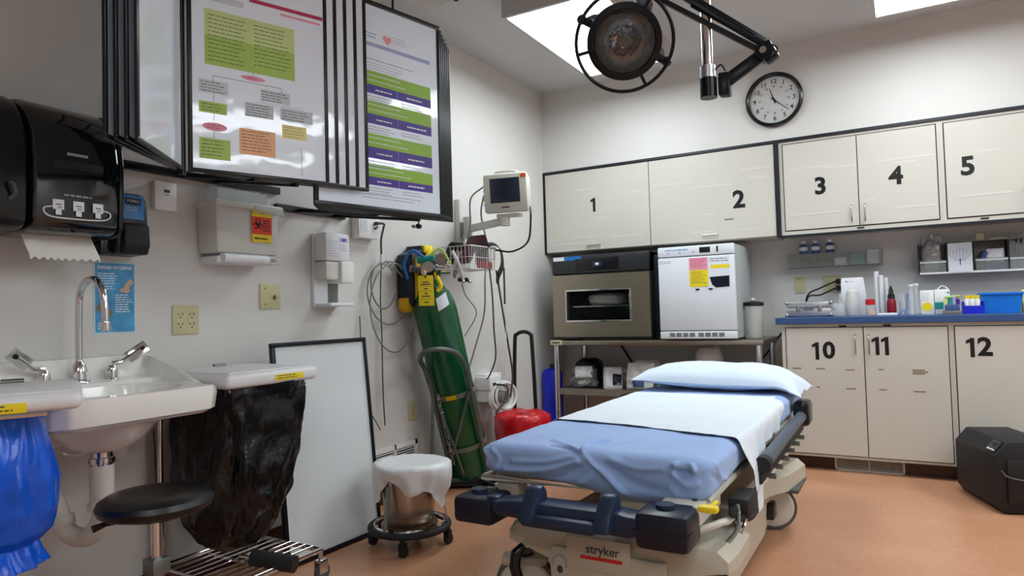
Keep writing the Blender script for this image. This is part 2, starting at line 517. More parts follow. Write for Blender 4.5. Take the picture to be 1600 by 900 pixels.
d = door_panel(-1.565, -.706, 1.455, 2.068, UY, t)
digits('2', -.94, 1.718, .125, UY - .004, d)
strips([(-1.55, 1.88, .28), (-1.27, 1.835, .29), (-.92, 1.92, .2), (-.87, 1.86, .12), (-1.2, 1.64, .09), (-1.27, 1.52, .16), (-1.02, 1.515, .22)], UY - .004, d)
MB().box((-1.04, UY - .0055, 1.59), (-.98, UY - .004, 1.596), 'ink').build('scratch', d, smooth=False)
pull(-1.142, 1.485, d)

def wall_cab(x0, x1, doors, label):
    t = thing('wall_cabinet', label, 'cupboard', ((x0 + x1) / 2, UY, 1.45), 'cream wall cupboards')
    MB().box((x0, UY + .013, 1.453), (x1, BY - .001, 2.07), 'creamedge').build('body', t, smooth=False)
    MB().box((x0, UY, 1.453), (x1, UY + .0125, 2.071), 'cream').build('face_frame', t, smooth=False)
    MB().box((doors[0][0] - .006, UY - .001, 1.477), (doors[-1][1] + .006, UY + .003, 2.055), 'gap').build('door_gap', t, smooth=False)
    for (a, b, num, nx, nz, hx, st) in doors:
        d = door_panel(a, b, 1.483, 2.049, UY - .004, t)
        digits(num, nx, nz, .115, UY - .008, d)
        if hx is not None: bow_handle(hx, 1.51, 1.615, UY - .008, d)
        strips(st, UY - .008, d)
    return t
wall_cab(-.675, .228, [(-.648, -.216, '3', -.43, 1.75, -.256, [(-.6, 1.88, .24), (-.42, 1.865, .2), (-.61, 1.58, .3)]),
                       (-.211, .208, '4', -.006, 1.763, -.181, [(-.1, 1.87, .3), (-.02, 1.845, .12), (-.19, 1.635, .07), (-.05, 1.57, .25)])], 'cream wall cupboard with paired doors numbered 3 and 4')
wall_cab(.2285, 1.14, [(.252, .664, '5', .361, 1.775, .62, [(.4, 1.86, .12), (.31, 1.605, .26)]), (.669, 1.11, '', .9, 1.775, .70, [])], 'cream wall cupboard at the right edge with door numbered 5')

# base cupboards, kick and worktop
def base_cab(x0, x1, doors, label):
    t = thing('base_cabinet', label, 'cupboard', ((x0 + x1) / 2, FY + .3, 0), 'cream base cupboards')
    MB().box((x0, FY + .013, .09), (x1, BY - .001, .875), 'creamedge').build('body', t, smooth=False)
    MB().box((x0, FY, .085), (x1, FY + .0125, .876), 'cream').build('face_frame', t, smooth=False)
    MB().box((x0, 4.53, 0), (x1, 4.54, .085), 'kick').build('kickboard', t, smooth=False)
    MB().box((doors[0][0] - .005, FY - .001, .098), (doors[-1][1] + .005, FY + .003, .858), 'gap').build('door_gap', t, smooth=False)
    for (a, b, num, nx, nz, hx, st, cl) in doors:
        d = door_panel(a, b, .103, .853, FY - .004, t)
        digits(num, nx, nz, .104, FY - .008, d)
        if hx is not None: bow_handle(hx, .70, .81, FY - .008, d)
        for (x, z, w) in st:
            MB().box((x, FY - .0088, z - .003), (x + w, FY - .008, z + .003), 'beigedark' if cl == 0 else 'labelstrip').build('label_strip', d, smooth=False)
    return t
base_cab(-.655, .2215, [(-.629, -.211, '10', -.418, .715, -.251, [(-.6, .61, .05), (-.47, .61, .05), (-.31, .605, .05), (-.47, .5, .02), (-.31, .495, .05)], 0),
                        (-.206, .205, '11', -.123, .745, -.18, [(-.14, .61, .03), (.03, .61, .06), (.03, .6, .075), (.03, .59, .06), (-.14, .495, .04), (.03, .49, .06)], 0)], 'cream base cupboard with doors numbered 10 and 11')
base_cab(.222, 1.12, [(.24, .664, '12', .348, .737, None, [(.38, .635, .11), (.4, .47, .1)], 1), (.669, 1.1, '', .9, .737, None, [], 1)], 'cream base cupboard at the right edge with door numbered 12')
t = thing('base_cabinet', 'cream base cupboard beyond the right edge', 'cupboard', (1.5, FY + .3, 0), 'cream base cupboards')
MB().box((1.121, FY, 0), (1.9, BY - .001, .875), 'cream').build('body', t, smooth=False)
o = MB().box((-.685, FY - .03, .877), (1.9, BY - .002, .916), 'counterblue', bev=.003).build('worktop', smooth=False)
tag(o, 'long blue laminate worktop on the cream base cupboards', 'worktop')
t = thing('floor_vent', 'white slatted air vent in the kickboard under the base cupboards', 'vent', (-.21, 4.52, .035), 'low slatted wall vents')
m = MB().box((-.39, 4.5275, .0), (-.034, 4.5298, .078), 'gap'); m.build('backing', t, smooth=False)
m = MB()
for a, b in (((-.395, .07), (-.03, .08)), ((-.395, .0), (-.03, .008)), ((-.395, .0), (-.385, .08)), ((-.04, .0), (-.03, .08)), ((-.216, .0), (-.209, .08))):
    m.box((a[0], 4.519, a[1]), (b[0], 4.528, b[1]), 'vent')
m.build('frame', t, smooth=False)
for k in range(6):
    z = .015 + k * .0105
    MB().box((-.386, 4.521, z - .002), (-.039, 4.527, z + .002), 'vent').build('slat', t, smooth=False)
# small latches under the door tops
for (x, y, z, l) in ((-.315, FY, .862, 'small dark latch over the left one of the lower paired doors'), (-.085, FY, .863, 'small dark latch over the right one of the lower paired doors'), (-.21, UY, 1.467, 'small dark latch beneath the upper paired doors, below the clock'), (.43, UY, 1.466, 'small dark latch beneath the rightmost upper door')):
    tag(MB().box((x - .02, y - .005, z - .004), (x + .02, y + .0, z + .004), 'black', bev=.001).build('latch'), l, 'latch', 'cupboard latches')

# ------------------------------------------------------------------ wall clock
CK = V(-.687, UY, 2.36)
t = thing('wall_clock', 'round white wall clock with black rim above cupboards', 'clock', CK)
MB().lathe([(.15, 0), (.178, 0), (.182, .012), (.18, .03), (.168, .036), (.158, .03), (.155, .012)], CK, 'blackplastic', 64, axis=(0, -1, 0), cap=False).build('rim', t)
MB().lathe([(.0, .010), (.157, .010), (.157, .001), (0, .001)], CK, 'white', 48, axis=(0, -1, 0)).build('dial', t)
for h in range(1, 13):
    a = radians(90 - 30 * h)
    MB().text(str(h), CK + V(.124 * cos(a), -.0105, .124 * sin(a)), X, Z, .042, 'black', off=.008).build('numeral', t, smooth=False)
m = MB()
for h in range(12):
    a = radians(90 - 30 * h)
    m.text(str(12 + h + (12 if h == 0 else 0)), CK + V(.09 * cos(a), -.0105, .09 * sin(a)), X, Z, .019, 'ink')
m.build('inner_numerals', t, smooth=False)
def hand(ang, L, w, y, m, name):
    a = radians(90 - ang); d = V(cos(a), 0, sin(a)); p = V(-sin(a), 0, cos(a))
    c = CK + V(0, y, 0)
    q = [c - d * .025 - p * w, c - d * .025 + p * w, c + d * L + p * w * .4, c + d * L - p * w * .4]
    MB().add(q + [z + V(0, -.0012, 0) for z in q], [(0, 1, 2, 3), (7, 6, 5, 4), (0, 1, 5, 4), (1, 2, 6, 5), (2, 3, 7, 6), (3, 0, 4, 7)], m).build(name, t, smooth=False)
hand(341, .082, .0045, -.013, 'black', 'hour_hand')
hand(132, .118, .0035, -.015, 'black', 'minute_hand')
MB().cyl(CK + V(0, -.01, 0), CK + V(0, -.018, 0), .007, 'black').build('hub', t)
MB().lathe([(.0, .026), (.158, .026)], CK, 'glass', 48, axis=(0, -1, 0)).build('glass', t)
# ------------------------------------------------------------------ steel table with warmer and fridge
t = thing('steel_table', 'stainless steel work table carrying the warming cabinet and fridge', 'table', (-1.52, 4.76, 0))
MB().box((-2.27, 4.49, .745), (-.77, 5.05, .78), 'brushed', bev=.006).build('tabletop', t)
MB().box((-2.25, 4.52, .40), (-.79, 5.03, .425), 'brushed', bev=.004).box((-2.25, 4.512, .385), (-.79, 4.521, .43), 'shelfgrey').build('lower_shelf', t)
for (x, y) in ((-2.235, 4.525), (-.805, 4.525), (-2.235, 5.02), (-.805, 5.02)):
    MB().cyl((x, y, .03), (x, y, .745), .02, 'chrome').cyl((x, y, 0), (x, y, .035), .014, 'blackplastic', r2=.018).build('leg', t)
lab(MB().box((-2.268, 4.484, .748), (-2.17, 4.49, .782), 'beigeplate', bev=.002).box((-2.25, 4.4835, .76), (-2.19, 4.484, .77), 'ink').build('corner_tag', t), 'small beige sticker tag on the table corner')

t = thing('warming_cabinet', 'stainless blanket warming cabinet with glass window on steel table', 'appliance', (-1.87, 4.76, .79))
x0, x1, y0, y1 = -2.24, -1.5, 4.5, 5.03
m = MB().box((x0, y0 + .03, .8), (x0 + .02, y1, 1.39), 'warmerblack').box((x1 - .02, y0 + .03, .8), (x1, y1, 1.39), 'warmerblack')
m.box((x0, y1 - .02, .8), (x1, y1, 1.39), 'warmerblack').box((x0, y0 + .03, 1.26), (x1, y1, 1.39), 'warmerblack').box((x0, y0 + .03, .8), (x1, y1, .83), 'warmerblack')
m.build('body', t)
MB().box((x0, y0, 1.265), (x1, y0 + .035, 1.392), 'warmerblack', bev=.006).build('control_panel', t)
MB().box((x0 + .19, y0 - .003, 1.285), (x1 - .22, y0, 1.37), 'blackplastic', bev=.001).box((-1.92, y0 - .004, 1.305), (-1.84, y0 - .003, 1.345), 'screen').box((-1.895, y0 - .0045, 1.318), (-1.868, y0 - .004, 1.335), 'paper').build('display', t)
lab(MB().box((x0 + .012, y0 - .002, 1.362), (x0 + .10, y0, 1.39), 'paper').build('sticker', t), 'white sticker on the control panel')
lab(MB().box((x0 + .102, y0 - .002, 1.362), (x0 + .235, y0, 1.39), 'bluetape').build('sticker', t), 'blue sticker on the control panel')
# door frame round window
wx0, wx1, wz0, wz1 = -2.125, -1.645, .925, 1.135
m = MB().box((x0, y0 - .005, .805), (wx0, y0 + .03, 1.255), 'brushed').box((wx1, y0 - .005, .805), (x1 + .002, y0 + .03, 1.255), 'brushed')
m.box((wx0, y0 - .005, .805), (wx1, y0 + .03, wz0), 'brushed').box((wx0, y0 - .005, wz1), (wx1, y0 + .03, 1.255), 'brushed')
d = m.build('door', t, smooth=False)
m = MB()
for a, b in (((wx0 - .012, wz0 - .012), (wx1 + .012, wz0)), ((wx0 - .012, wz1), (wx1 + .012, wz1 + .012)), ((wx0 - .012, wz0), (wx0, wz1)), ((wx1, wz0), (wx1 + .012, wz1))):
    m.box((a[0], y0 - .009, a[1]), (b[0], y0 - .004, b[1]), 'chrome', bev=.001)
m.build('window_trim', d)
MB().box((wx0, y0 + .012, wz0), (wx1, y0 + .016, wz1), 'glass').build('window_pane', d, smooth=False)
MB().box((x0 + .02, y0 + .06, 1.02), (x1 - .02, y1 - .04, 1.028), 'chrome').build('rack_shelf', t)
MB().box((x0, y0 - .01, .79), (x0 + .2, y0 + .03, .806), 'blackmatte', bev=.003).box((x0 + .22, y0 + .01, .781), (x1, y1, .8), 'blackmatte').build('foot_base', t)
# folded linen in the warmer
def linen(c, s, label, seed):
    def fn(u, v):
        a, b = u * 2 * pi, (v - .5) * pi
        q = V(cos(b) * cos(a), cos(b) * sin(a), sin(b))
        q = V(*[math.copysign(abs(e) ** .55, e) for e in q])
        q *= 1 + .18 * noise.noise(V(q.x * 2, q.y * 2, q.z * 5) + V(seed, 0, 0))
        return V(c) + V(q.x * s[0], q.y * s[1], q.z * s[2])
    return tag(MB().grid(fn, 26, 16, 'linenwhite').build('folded_linen'), label, 'linen', 'linen in the warmer')
linen((-1.90, 4.75, 1.077), (.13, .12, .047), 'crumpled white linen heap in warmer window centre', 1)
linen((-1.66, 4.74, 1.073), (.06, .11, .044), 'round white linen bundle at the warmer window right', 5)
linen((-1.72, 4.76, .874), (.13, .12, .040), 'folded linen on the warmer floor under the rack', 9)
tag(MB().box((-1.5, 4.6, .782), (-1.425, 4.98, 1.37), 'warmerblack', bev=.004).build('appliance_panel'), 'tall black panel box between warmer and fridge', 'panel')

t = thing('countertop_fridge', 'white medical fridge with stickers and bottom vents on steel table', 'fridge', (-1.17, 4.75, .78))
x0, x1, y0, y1 = -1.42, -.92, 4.45, 5.0
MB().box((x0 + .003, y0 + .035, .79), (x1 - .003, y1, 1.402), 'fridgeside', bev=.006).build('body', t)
MB().box((x0, y0, 1.335), (x1, y0 + .033, 1.402), 'fridgewhite', bev=.005).build('top_panel', t)
d = MB().box((x0, y0, .845), (x1, y0 + .033, 1.33), 'fridgewhite', bev=.006).build('door', t)
MB().box((x0, y0, .79), (x1, y0 + .033, .84), 'fridgewhite', bev=.004).build('kick_grille', t)
for i in range(4):
    for g in (0, 1):
        xx = -1.355 + i * .044 + g * .19
        m = MB()
        for k in range(3): m.box((xx, y0 - .001, .805 + k * .009), (xx + .034, y0 + .001, .811 + k * .009), 'ink')
        m.build('grille_slot', t, smooth=False)
MB().box((-1.14, y0 - .002, 1.352), (-1.07, y0, 1.388), 'black', bev=.001).build('display', t)
MB().box((-1.03, y0 - .002, 1.352), (-1.02, y0, 1.39), 'black').build('switch', t)
for xx in (-1.35, -1.27, -1.18): MB().cyl((xx, y0, 1.36), (xx, y0 - .003, 1.36), .006, 'plavender').build('button', t)
def bars(m, x, z, w, n, dz, y, mt='ink', h=.003, seed=0):
    rnd = random.Random(seed)
    for i in range(n):
        xx = x; end = x + w * rnd.uniform(.7, 1)
        while xx < end:
            l = min(rnd.uniform(.008, .03), end - xx)
            m.box((xx, y - .0004, z - i * dz), (xx + l, y, z - i * dz + h), mt); xx += l + .004
m = MB(); bars(m, -1.37, 1.376, .2, 1, .01, y0, 'bluetape', .006, 4); m.build('lettering', t, smooth=False)
m = MB(); bars(m, -1.41, 1.305, .09, 2, .012, y0, 'inkgrey', .004, 6); m.build('lettering', d, smooth=False)
MB().box((-1.21, y0 - .0015, 1.24), (-1.09, y0 - .0002, 1.32), 'ppink').box((-1.21, y0 - .0015, 1.13), (-1.09, y0 - .0002, 1.24), 'yellow').build('sticker', d, smooth=False)
m = MB(); bars(m, -1.2, 1.305, .1, 5, .012, y0 - .0015, 'pcrimson', .003, 2); bars(m, -1.2, 1.225, .1, 7, .012, y0 - .0015, 'ink', .003, 3); m.build('print', d, smooth=False)
m = MB().box((-1.085, y0 - .001, 1.115), (-.95, y0 - .0002, 1.32), 'paper'); m.box((-1.07, y0 - .0014, 1.245), (-.95, y0 - .001, 1.268), 'yellow')
bars(m, -1.075, 1.305, .12, 2, .014, y0 - .001, 'ink', .004, 5); m.build('notice', d, smooth=False)
MB().prism([(-1.08, 1.19), (-1.065, 1.14), (-1.04, 1.12), (-.955, 1.125), (-.955, 1.195)], (0, y0 - .001, 0), X, Z, .001, 'darknavy').build('magnet', d, smooth=False)
for xx in (-1.16, -1.075): MB().box((xx - .012, y0 - .004, 1.108), (xx + .012, y0, 1.118), 'black').build('magnet', d, smooth=False)

t = thing('water_pitcher', 'translucent pitcher with black lid right of the fridge', 'pitcher', (-.868, 4.72, .781))
c = V(-.868, 4.72, .782)
MB().lathe([(.052, 0), (.056, .01), (.06, .2), (.063, .215)], c, 'frost', 28).build('body', t)
MB().lathe([(.066, .213), (.07, .218), (.068, .235), (.035, .243), (0, .244)], c, 'black', 28).build('lid', t)
MB().sphere(c + V(.0, 0, .255), (.014, .014, .012), 'white').build('knob', t)
MB().box(c + V(-.055, -.052, .03), c + V(-.02, -.046, .19), 'acrylic', bev=.005).build('side_window', t)
MB().tube([c + V(.02, .05, .18), c + V(.025, .085, .17), c + V(.025, .085, .06), c + V(.02, .05, .04)], .009, 'frost', sm=4).build('handle', t)

def cord(name, pts, r, m, label, cat='cord', sm=6, group=None):
    return tag(MB().tube(pts, r, m, 8, sm=sm).build(name), label, cat, group)
cord('power_cord', [(-.70, 5.055, .85), (-.76, 5.06, .78), (-.83, 5.06, .68), (-.9, 5.06, .6)], .006, 'black', 'black power cord hanging between table and blue worktop')
cord('power_cord', [(-1.95, 5.055, .74), (-1.9, 5.06, .66), (-1.84, 5.06, .56), (-1.78, 5.06, .43)], .008, 'black', 'black power cord on the wall under the steel table')

# packages on the lower shelf
def crumple(name, c, s, m, label, cat, seed, group=None, amp=.25, p=.6):
    c = V(c)
    def fn(u, v):
        a, b = u * 2 * pi, (v - .5) * pi
        q = V(cos(b) * cos(a), cos(b) * sin(a), sin(b))
        q = V(*[math.copysign(abs(e) ** p, e) for e in q])
        n = noise.noise(q * 1.6 + V(seed, 0, 0)) + .6 * abs(noise.noise(q * 4 + V(0, seed, 0)))
        q *= 1 + amp * n
        z = max(-1, q.z)
        return c + V(q.x * s[0], q.y * s[1], z * s[2])
    return tag(MB().grid(fn, 40, 24, m).build(name), label, cat, group)
SB = 'packets on the lower shelf of the steel table'
SZ = .426
def pouch(c, w, h, th, rz, tilt, m, label, seed, print_=None):
    """plastic wrapped supply pouch leaning on the shelf"""
    c = V(c); t = thing('supply_pouch', label, 'packet', c, SB)
    R = Matrix.Rotation(rz, 3, 'Z') @ Matrix.Rotation(tilt, 3, 'X')
    def pt(u, v, s):
        a, b = u * 2 - 1, v * 2 - 1
        k = max(0, (1 - a ** 4)) * max(0, (1 - b ** 4))
        e = th * k ** .5 * (1 + .5 * noise.noise(V(a * 2 + seed, b * 2, s))) + .004 * noise.noise(V(a * 5, b * 5 + seed, s * 3))
        return c + R @ V(a * w / 2 * (1 - .06 * abs(b) ** 3), s * e, (v) * h)
    mb = MB(); mb.grid(lambda u, v: pt(u, v, -1), 18, 14, m); mb.grid(lambda u, v: pt(u, v, 1), 18, 14, m)
    mb.build('wrapper', t)
    if print_:
        a, b, a2, b2, mt = print_
        mb = MB(); mb.grid(lambda u, v: pt(a + (a2 - a) * u, b + (b2 - b) * v, -1) + R @ V(0, -.002, 0), 8, 6, mt)
        mb.build('print', t)
    return t
crumple('supply_bag', (-2.10, 4.68, .492), (.10, .07, .06), 'foilbag', 'crumpled grey plastic bag at the left of the lower shelf', 'packet', 3, SB, .5)
crumple('supply_bag', (-2.12, 4.87, .52), (.1, .09, .1), 'darknavy', 'dark navy bundle behind the crumpled grey bag', 'packet', 8, SB, .15)
pouch((-2.06, 4.60, SZ + .075), .13, .09, .02, .3, -.4, 'whitebag', 'white packet on top of the crumpled grey bag', 1)
pouch((-1.84, 4.62, SZ), .14, .17, .03, .35, -.5, 'whitebag', 'leaning white and navy packet in shelf middle', 2, (.5, .1, .95, .6, 'darknavy'))
crumple('supply_bag', (-1.80, 4.78, .49), (.08, .07, .07), 'foilbag', 'dark crinkled bag behind the leaning packet', 'packet', 12, SB, .35)
pouch((-1.64, 4.62, SZ), .21, .19, .035, -.08, -.2, 'whitebag', 'large white packet with a blue label block on the shelf', 3, (.3, .08, .72, .3, 'bluegloves'))
crumple('supply_bag', (-1.66, 4.82, .52), (.1, .07, .1), 'whitebag', 'plump white bag standing behind the labelled packet', 'packet', 21, SB, .2)
pouch((-1.46, 4.63, SZ), .14, .16, .03, -.3, -.3, 'whitebag', 'pale packet with teal corner nearest the pillow', 4, (.1, .05, .6, .5, 'teal'))
crumple('supply_bag', (-1.18, 4.8, .575), (.09, .07, .15), 'whitebag', 'tall white bag on the shelf beneath the fridge', 'packet', 31, SB, .12)
t = thing('blue_drum', 'tall blue drum standing beside the steel table leg', 'container', (-2.345, 4.66, 0))
MB().lathe([(.07, 0), (.078, .02), (.078, .52), (.066, .55), (.03, .565), (0, .566)], (-2.345, 4.66, 0), 'royal', 28).build('body', t)
MB().cyl((-2.345, 4.66, .56), (-2.345, 4.66, .59), .02, 'darknavy').build('cap', t)

# ------------------------------------------------------------------ things on the back wall
def plate(c, w, h, n, label, holes=None, group=None, name='wall_plate', cat='wall plate', axis='back'):
    """cover plate centred at c on the back wall (n='y') or left wall (n='x')"""
    t = thing(name, label, cat, c, group); c = V(c)
    if n == 'y': u, d = X, V(0, -1, 0)
    else: u, d = Y, V(1, 0, 0)
    MB().obox(c + d * .003, u, Z, d, w, h, .006, 'beigeplate', .0025).build('cover', t)
    for (a, b, kind) in holes or []:
        q = c + u * a + Z * b + d * .0066
        if kind == 'outlet':
            m = MB().obox(q - d * .0005, u, Z, d, .034, .068, .002, 'beigeplate', .001)
            for s in (-1, 1):
                for e in (-1, 1): m.obox(q + u * e * .008 + Z * (s * .019 + .004), u, Z, d, .003, .009, .003, 'ink')
                m.cyl(q + Z * (s * .019 - .009), q + Z * (s * .019 - .009) + d * .0015, .003, 'ink', seg=8)
            m.build('receptacle', t, smooth=False)
        elif kind == 'toggle':
            MB().obox(q + d * .002, u, Z, d, .008, .02, .014, 'beigedark', .002).build('toggle', t)
        else:
            MB().cyl(q - d * .001, q + d * .001, .0035, 'beigedark', seg=10).build('screw', t)
    return t
plate((-.613, BY, 1.13), .066, .112, 'y', 'blank beige wall plate above the silver case', [(0, .04, 's'), (0, -.04, 's')], 'beige wall plates')
plate((-.41, BY, 1.13), .115, .112, 'y', 'beige socket plate with two black plugs behind the counter', [(-.028, 0, 'outlet'), (.028, 0, 'outlet')], 'beige wall plates')
for k, (x, z, l) in enumerate(((-.372, 1.145, 'upper black plug in the beige socket plate'), (-.372, 1.10, 'lower black plug in the beige socket plate'))):
    t = thing('plug', l, 'plug', (x, BY - .009, z), 'plugs with cords over the case')
    MB().cyl((x, BY - .012, z), (x, BY - .05, z), .02, 'black', r2=.014).build('plug_body', t)
    MB().tube([(x, BY - .045, z), (x - .03, BY - .1, z - .01), (x - .1, BY - .16, z - .045 - k * .0), (x - .17, BY - .2, z - .085 + k * .03), (x - .2, BY - .16, 1.05 - .1)], .006, 'black', sm=6).build('cord', t)

# clear organiser under the cupboard, left
t = thing('wall_organizer', 'low clear wall organiser left, holding small supplies', 'organiser', (-.39, BY - .05, 1.24))
x0, x1, z0, z1 = -.682, -.105, 1.245, 1.34
MB().box((x0, BY - .1, z0), (x1, BY - .001, z0 + .004), 'shelfgrey').build('base', t, smooth=False)
MB().box((x0, BY - .006, z0 + .004), (x1, BY - .001, z1), 'shelfgrey').build('back_panel', t, smooth=False)
lab(MB().box((x0, BY - .1, z0 + .004), (x1, BY - .096, z1 - .004), 'acrylic').build('front_panel', t, smooth=False), 'clear smoky front panel')
for k in range(7):
    xx = x0 + (x1 - x0 - .004) * k / 6
    MB().box((xx, BY - .096, z0 + .004), (xx + .004, BY - .006, z1), 'acrylic').build('divider', t, smooth=False)
OG = 'small packets in the clear organiser'
for (xa, w, h, mt, l) in ((-.60, .06, .05, 'blackmatte', 'dark packet in the second organiser cell'), (-.49, .07, .045, 'blackmatte', 'dark packet in the third organiser cell'), (-.385, .07, .05, 'paper', 'white packet in the fourth organiser cell'), (-.29, .08, .07, 'teal', 'teal packet in the fifth organiser cell'), (-.19, .065, .09, 'paper', 'tall white box in the last organiser cell')):
    tag(MB().box((xa, BY - .08, z0 + .005), (xa + w, BY - .03, z0 + .005 + h), mt, bev=.004).build('supply_packet'), l, 'packet', OG)
for (xa, l) in ((-.575, 'leftmost small blue bottle on the clear organiser'), (-.50, 'middle small blue bottle on the clear organiser'), (-.41, 'rightmost small blue bottle on the clear organiser')):
    t2 = thing('small_bottle', l, 'bottle', (xa, BY - .05, z1), 'blue bottles on the organiser')
    MB().lathe([(.026, 0), (.028, .004), (.028, .055), (.018, .064), (.012, .068)], (xa, BY - .05, z1 + .0005), 'bluegloves', 20).build('bottle_body', t2)
    MB().cyl((xa, BY - .05, z1 + .068), (xa, BY - .05, z1 + .088), .015, 'white').build('cap', t2)
    MB().open_lathe([(.0285, .02), (.0285, .045)], (xa, BY - .05, z1), 'paper', 20).build('paper_label', t2)

# clear bin shelf on the right
t = thing('wall_organizer', 'taller clear wall organiser right, crammed with bagged supplies', 'organiser', (.5, BY - .05, 1.16))
x0, x1, z0, z1 = .098, .93, 1.16, 1.35
MB().box((x0, BY - .12, z0), (x1, BY - .001, z0 + .005), 'acrylic').box((x0, BY - .122, z0), (x1, BY - .12, z0 + .012), 'white').build('base', t, smooth=False)
MB().box((x0, BY - .006, z0), (x1, BY - .001, z1), 'shelfgrey').build('back_panel', t, smooth=False)
MB().box((x0 + .15, BY - .12, z1), (x1, BY - .006, z1 + .004), 'shelfgrey').build('top_panel', t, smooth=False)
for xx in (x0, .243, .382, .553, .74, x1 - .004):
    MB().box((xx - .004, BY - .12, z0 + .005), (xx + .004, BY - .006, z1), 'blackmatte').build('divider', t, smooth=False)
for a, b in ((x0, .24), (.386, .55), (.556, .735), (.744, x1)):
    lab(MB().box((a + .004, BY - .12, z0 + .005), (b, BY - .117, z0 + .085), 'acrylic').box((a + .004, BY - .121, z0 + .07), (b, BY - .1205, z0 + .078), 'white').build('front_lip', t, smooth=False), 'clear front lip with a pale edge')
TG = 'supplies in the right clear organiser'
def tubebag(x, w, seed, label, mt='whitebag', h=.17, y=BY - .07, z=z0 + .006, n=9, grp=TG):
    rnd = random.Random(seed); t2 = thing('tube_bundle', label, 'supplies', (x + w / 2, y, z), grp)
    for i in range(n):
        xx = x + w * (i + .5) / n; hh = h * rnd.uniform(.7, 1.1); a = rnd.uniform(-.12, .12)
        MB().cyl((xx, y + rnd.uniform(-.02, .02), z), (xx + a * hh * .5, y + rnd.uniform(-.02, .02), z + hh), .007, mt, seg=8).sphere((xx + a * hh * .5, y, z + hh), .009, 'clearplastic', 8, 6).build('tube', t2)
    return t2
crumple('supply_bag', (.168, BY - .065, 1.275), (.052, .04, .095), 'foilbag', 'silvery bag of rolls in the first right cell', 'packet', 44, TG, .25)
tubebag(.118, .11, 3, 'ends of clear tubes above the silvery bag', 'whitebag', .085, BY - .05, 1.325, 7)
t2 = thing('instruction_card', 'white card with line drawing in the second right cell', 'card', (.312, BY - .125, z0 + .006), TG)
MB().box((.25, BY - .126, z0 + .006), (.375, BY - .123, z1 - .005), 'paper').build('card_sheet', t2, smooth=False)
m = MB()
for k in range(7):
    a = -.045 + k * .015
    m.tube([(.312 + a, BY - .1265, 1.32 - abs(a) * .5), (.312 + a * 1.2, BY - .1265, 1.28), (.312 + a * .5, BY - .1265, 1.235)], .0012, 'inkgrey', 4, sm=3)
m.tube([(.312, BY - .1265, 1.24), (.312, BY - .1265, 1.21)], .002, 'ink', 4); m.sphere((.312, BY - .1265, 1.242), .005, 'ink', 8, 6)
m.build('line_drawing', t2, smooth=False)
crumple('supply_bag', (.475, BY - .065, 1.235), (.06, .04, .065), 'bluegloves', 'blue and white wrapped pack in the third right cell', 'packet', 50, TG, .25)
pouch((.49, BY - .1, 1.22), .09, .08, .012, 0, 0, 'whitebag', 'small white pouch on the blue pack in the third right cell', 7)
crumple('supply_bag', (.42, BY - .07, 1.2), (.028, .035, .03), 'maroon', 'small maroon pack at the left of the third right cell', 'packet', 52, TG, .2)
tubebag(.56, .075, 6, 'clear tubes in the fourth right cell', 'clearplastic', .2)
crumple('supply_bag', (.69, BY - .065, 1.25), (.04, .04, .085), 'whitebag', 'white pack with red marks in the fourth right cell', 'packet', 55, TG, .2)
m = MB()
for k in range(2): m.sphere((.66, BY - .108, 1.31 - k * .02), (.006, .003, .006), 'red', 8, 6)
tag(m.build('red_sticker'), 'red dots on the white pack in the fourth right cell', 'sticker', TG)
tag(MB().box((.40, BY - .1, z1 + .0045), (.44, BY - .06, z1 + .045), 'beigeplate', bev=.004).build('small_box'), 'tiny beige box on top of the right organiser', 'box')
tag(MB().box((.47, BY - .11, z1 + .0045), (.545, BY - .05, z1 + .012), 'beigeplate', bev=.002).build('paper_pad'), 'thin beige pad on top of the right organiser', 'pad')

# ------------------------------------------------------------------ on the worktop
WZ = .9165
t = thing('metal_case', 'small silver aluminium case on left end of the worktop', 'case', (-.51, 4.68, WZ))
x0, x1, y0, y1 = -.64, -.385, 4.6, 4.78
MB().box((x0, y0, WZ + .004), (x1, y1, WZ + .055), 'alu', bev=.006).build('body', t)
MB().box((x0, y0, WZ + .057), (x1, y1, WZ + .096), 'alu', bev=.008).build('lid', t)
m = MB()
for x in (x0, x1):
    for z in (WZ + .012, WZ + .088): m.sphere((x, y0, z), .012, 'steel', 12, 8)
m.build('corner_cap', t)
for x in (-.575, -.45): MB().box((x - .012, y0 - .008, WZ + .035), (x + .012, y0, WZ + .075), 'steel', bev=.003).build('latch', t)
MB().tube([(-.54, y0, WZ + .06), (-.54, y0 - .02, WZ + .05), (-.485, y0 - .02, WZ + .05), (-.485, y0, WZ + .06)], .005, 'greymetal', 8).build('handle', t)
for x in (x0 + .02, x1 - .02): MB().cyl((x, y0 + .02, WZ), (x, y0 + .02, WZ + .006), .008, 'blackplastic').cyl((x, y1 - .02, WZ), (x, y1 - .02, WZ + .006), .008, 'blackplastic').build('foot', t)
crumple('plastic_bag', (-.355, 4.74, WZ + .035), (.035, .05, .042), 'clearplastic', 'crumpled clear bag right beside the silver case', 'bag', 61, None, .3)
t = thing('tall_bottle', 'small clear tube leaning behind the clear bag', 'bottle', (-.345, 4.86, WZ))
MB().cyl((-.345, 4.86, WZ), (-.35, 4.88, WZ + .12), .014, 'clearplastic').cyl((-.35, 4.88, WZ + .12), (-.351, 4.882, WZ + .14), .008, 'white').build('bottle_body', t)
